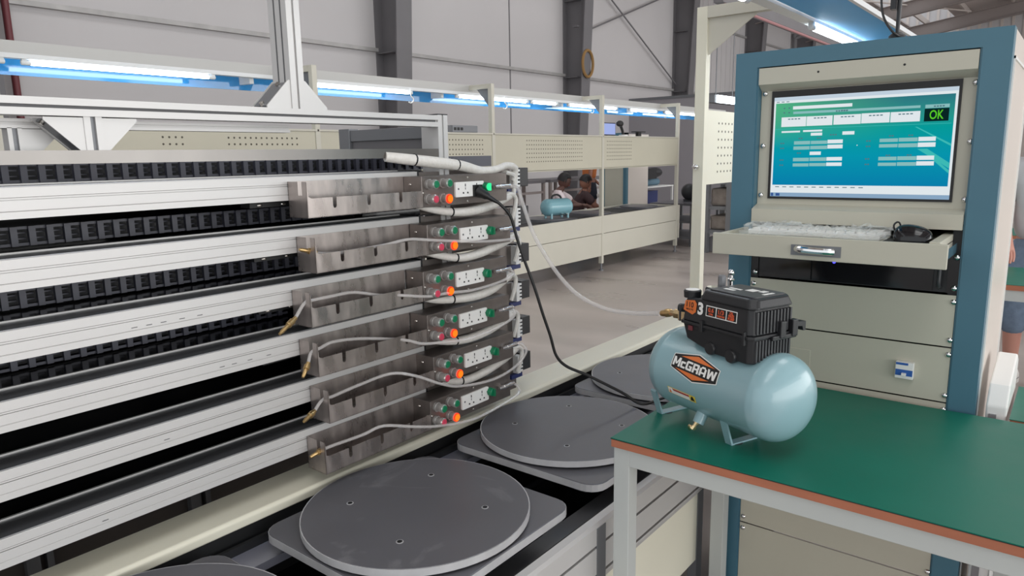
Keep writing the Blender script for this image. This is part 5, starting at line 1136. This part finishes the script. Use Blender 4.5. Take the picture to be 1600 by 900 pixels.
    for cname, spec_, m_ in clothes:
        c = Sk(); first = True
        for chain in spec_:
            for i, (nm, co, r) in enumerate(chain):
                if nm in c.n: continue
                c.p(nm, co, r, chain[i - 1][0] if i else None)
        skinned(cname, c.v, c.e, c.r, m_, t)
    return t
def mid(a, b, t): return tuple(Vector(a).lerp(Vector(b), t))
def shirt(J, s=1.0, hem=None, sl=0.75):
    ch = [[('pelvis', hem or J['pelvis'], (0.155 * s, 0.125 * s)), ('waist', J['waist'], (0.145 * s, 0.108 * s)), ('chest', J['chest'], (0.155 * s, 0.112 * s)), ('collar', mid(J['chest'], J['neck'], 0.75), (0.075 * s, 0.07 * s))]]
    for d in 'lr': ch.append([('chest', None, None), ('sh' + d, J['sh' + d], 0.078 * s), ('sl' + d, mid(J['sh' + d], J['el' + d], sl), 0.070 * s)])
    return ch
def shorts(J, s=1.0, f=0.7, tail=None):
    ch = [[('waist', mid(J['pelvis'], J['waist'], 0.5), (0.14 * s, 0.112 * s)), ('pelvis', J['pelvis'], (0.148 * s, 0.120 * s))]]
    for d in 'lr': ch.append([('pelvis', None, None), ('hip' + d, J['hip' + d], 0.102 * s), ('leg' + d, mid(J['hip' + d], J['kn' + d], f), 0.088 * s)] + ([('kn' + d, J['kn' + d], 0.082 * s), ('hem' + d, mid(J['kn' + d], J['an' + d], tail), 0.080 * s)] if tail else []))
    return ch
def shoe(t, an, toe, m='shoe_white', s=1.0):
    a = Vector(an); b = Vector(toe); d = (b - a); d.z = 0; d.normalize(); sd = d.cross(Vector((0, 0, 1))); z = 0.0
    P = [(-0.07, 0.036), (0.0, 0.042), (0.09, 0.048), (0.16, 0.042), (0.19, 0.018)]
    out = [a + d * x * s + sd * w_ * s for x, w_ in P] + [a + d * x * s - sd * w_ * s for x, w_ in reversed(P)]
    so = obj('shoe_sole', G().rings([[(p.x, p.y, z) for p in out], [(p.x, p.y, z + 0.028) for p in out]]), 'shoe_white', t)
    def sc(k, zz, sh=0): c = a + d * (0.05 + sh) * s; return [((p.x - c.x) * k + c.x - d.x * sh, (p.y - c.y) * k + c.y - d.y * sh, zz) for p in out]
    u = G().rings([sc(1.0, 0.03), sc(0.97, 0.055), sc(0.72, 0.085, 0.03), sc(0.50, 0.115, 0.06)]); obj('shoe', u, m, t, smooth=True)
    obj('sole_stripe', G().rings([[((p.x - a.x) * 1.012 + a.x, (p.y - a.y) * 1.012 + a.y, 0.028) for p in out], [((p.x - a.x) * 1.012 + a.x, (p.y - a.y) * 1.012 + a.y, 0.033) for p in out]]), 'sole_grey', t)
# standing person at the right edge
px, py = -0.165, 5.14
J = dict(pelvis=(px, py, 0.86), waist=(px, py, 1.02), chest=(px, py - 0.01, 1.22), neck=(px, py, 1.40), head=(px - 0.03, py - 0.03, 1.545), shl=(px - 0.165, py, 1.325), ell=(px - 0.200, py - 0.02, 1.08), wrl=(px - 0.15, py - 0.17, 0.90),
         shr=(px + 0.165, py, 1.325), elr=(px + 0.215, py + 0.02, 1.06), wrr=(px + 0.19, py - 0.10, 0.86), hipl=(px - 0.085, py, 0.78), knl=(px - 0.090, py - 0.01, 0.45), anl=(px - 0.085, py + 0.02, 0.09), toel=(px - 0.12, py - 0.11, 0.035),
         hipr=(px + 0.085, py, 0.78), knr=(px + 0.09, py - 0.01, 0.45), anr=(px + 0.09, py + 0.02, 0.09), toer=(px + 0.12, py - 0.11, 0.035))
t = person('standing person in loose grey shirt, denim shorts and white shoes at the right edge', J, [('shirt', shirt(J, 1.12, (px, py, 0.85), 0.98), 'shirt_grey'), ('shorts', shorts(J, 1.0, 0.6, 0.42), 'denim')], 'skin_leg', 0.98, look=(-0.3, -1, -0.1))
shoe(t, J['anl'], (px - 0.12, py - 0.11, 0.0)); shoe(t, J['anr'], (px + 0.12, py - 0.11, 0.0))
# seated worker in white shirt behind the far tank
px, py = -6.25, 8.80
J = dict(pelvis=(px, py, 0.42), waist=(px + 0.02, py + 0.02, 0.58), chest=(px + 0.06, py + 0.05, 0.79), neck=(px + 0.09, py + 0.09, 0.94), head=(px + 0.13, py + 0.15, 1.05), shl=(px + 0.18, py - 0.08, 0.87), ell=(px + 0.34, py - 0.16, 0.70), wrl=(px + 0.50, py + 0.02, 0.70),
         shr=(px + 0.0, py + 0.22, 0.86), elr=(px + 0.20, py + 0.36, 0.68), wrr=(px + 0.42, py + 0.30, 0.66), hipl=(px + 0.05, py - 0.1, 0.40), knl=(px + 0.45, py - 0.14, 0.46), anl=(px + 0.42, py - 0.12, 0.08), toel=(px + 0.55, py - 0.12, 0.03),
         hipr=(px + 0.02, py + 0.1, 0.40), knr=(px + 0.40, py + 0.24, 0.46), anr=(px + 0.38, py + 0.24, 0.08), toer=(px + 0.52, py + 0.26, 0.03))
t = person('worker with short black hair in a white shirt bending over behind the far blue tank', J, [('shirt', shirt(J, 1.0), 'shirt_white'), ('trousers', shorts(J, 1.0, 0.7, 0.85), 'trouser_grey')], 'skin_dark', 0.97, look=(0.75, 0.6, -0.35))
t2 = thing('stool', 'low stool under the worker in the white shirt', 'stool', (px, py, 0)); obj('seat', G().cyl((px, py, 0.28), (px, py, 0.32), 0.16, n=20), 'trouser_grey', t2, smooth=True)
for k in range(4): a = k * PI / 2 + 0.7; obj('leg', G().cyl((px + 0.10 * math.cos(a), py + 0.10 * math.sin(a), 0.28), (px + 0.14 * math.cos(a), py + 0.14 * math.sin(a), 0), 0.012, n=8), 'steel_column', t2)
# crouching person in maroon
px, py = -6.40, 9.70
J = dict(pelvis=(px, py - 0.10, 0.40), waist=(px + 0.02, py - 0.06, 0.54), chest=(px + 0.08, py + 0.02, 0.74), neck=(px + 0.12, py + 0.07, 0.88), head=(px + 0.14, py + 0.05, 1.00), shl=(px + 0.22, py - 0.08, 0.81), ell=(px + 0.36, py + 0.02, 0.60), wrl=(px + 0.42, py + 0.22, 0.55),
         shr=(px + 0.02, py + 0.20, 0.80), elr=(px + 0.16, py + 0.34, 0.60), wrr=(px + 0.34, py + 0.36, 0.52), hipl=(px + 0.06, py - 0.16, 0.38), knl=(px + 0.40, py + 0.06, 0.52), anl=(px + 0.28, py + 0.02, 0.08), toel=(px + 0.42, py + 0.08, 0.03),
         hipr=(px - 0.02, py - 0.02, 0.38), knr=(px + 0.26, py + 0.32, 0.52), anr=(px + 0.14, py + 0.26, 0.08), toer=(px + 0.26, py + 0.36, 0.03))
t = person('crouching person in a dark maroon shirt beside the far post', J, [('shirt', shirt(J, 1.02), 'shirt_maroon'), ('trousers', shorts(J, 1.0, 0.7, 0.85), 'trouser_grey')], 'skin', 0.97, look=(0.5, 0.8, -0.5))
t2 = thing('stool', 'low stool under the crouching person', 'stool', (px, py - 0.1, 0)); obj('seat', G().cyl((px, py - 0.1, 0.25), (px, py - 0.1, 0.29), 0.15, n=20), 'trouser_grey', t2, smooth=True)
for k in range(4): a = k * PI / 2 + 0.7; obj('leg', G().cyl((px + 0.10 * math.cos(a), py - 0.1 + 0.10 * math.sin(a), 0.25), (px + 0.13 * math.cos(a), py - 0.1 + 0.13 * math.sin(a), 0), 0.012, n=8), 'steel_column', t2)
# standing worker in orange
px, py = -6.92, 10.90
J = dict(pelvis=(px, py, 0.92), waist=(px, py, 1.08), chest=(px + 0.02, py - 0.02, 1.30), neck=(px + 0.02, py - 0.02, 1.48), head=(px + 0.04, py - 0.02, 1.63), shl=(px + 0.17, py - 0.10, 1.40), ell=(px + 0.22, py - 0.30, 1.16), wrl=(px + 0.24, py - 0.36, 0.92),
         shr=(px - 0.15, py + 0.08, 1.40), elr=(px - 0.16, py + 0.16, 1.12), wrr=(px + 0.02, py + 0.22, 0.94), hipl=(px + 0.09, py - 0.05, 0.84), knl=(px + 0.14, py - 0.08, 0.47), anl=(px + 0.10, py - 0.06, 0.09), toel=(px + 0.24, py - 0.06, 0.03),
         hipr=(px - 0.08, py + 0.05, 0.84), knr=(px - 0.06, py + 0.12, 0.47), anr=(px - 0.10, py + 0.12, 0.09), toer=(px + 0.04, py + 0.14, 0.03))
t = person('standing worker in an orange shirt and dark shorts beside the far post', J, [('shirt', shirt(J, 1.0, (px, py, 0.98)), 'shirt_orange'), ('shorts', shorts(J, 1.02, 0.62), 'shorts_dark')], 'skin', 1.0, look=(0.6, -0.2, -0.5))
obj('shorts_print', G().ball((px + 0.235, py - 0.07, 0.72), 0.006, 0.055, 0.045, 10, 6), 'white_card', t, smooth=True)
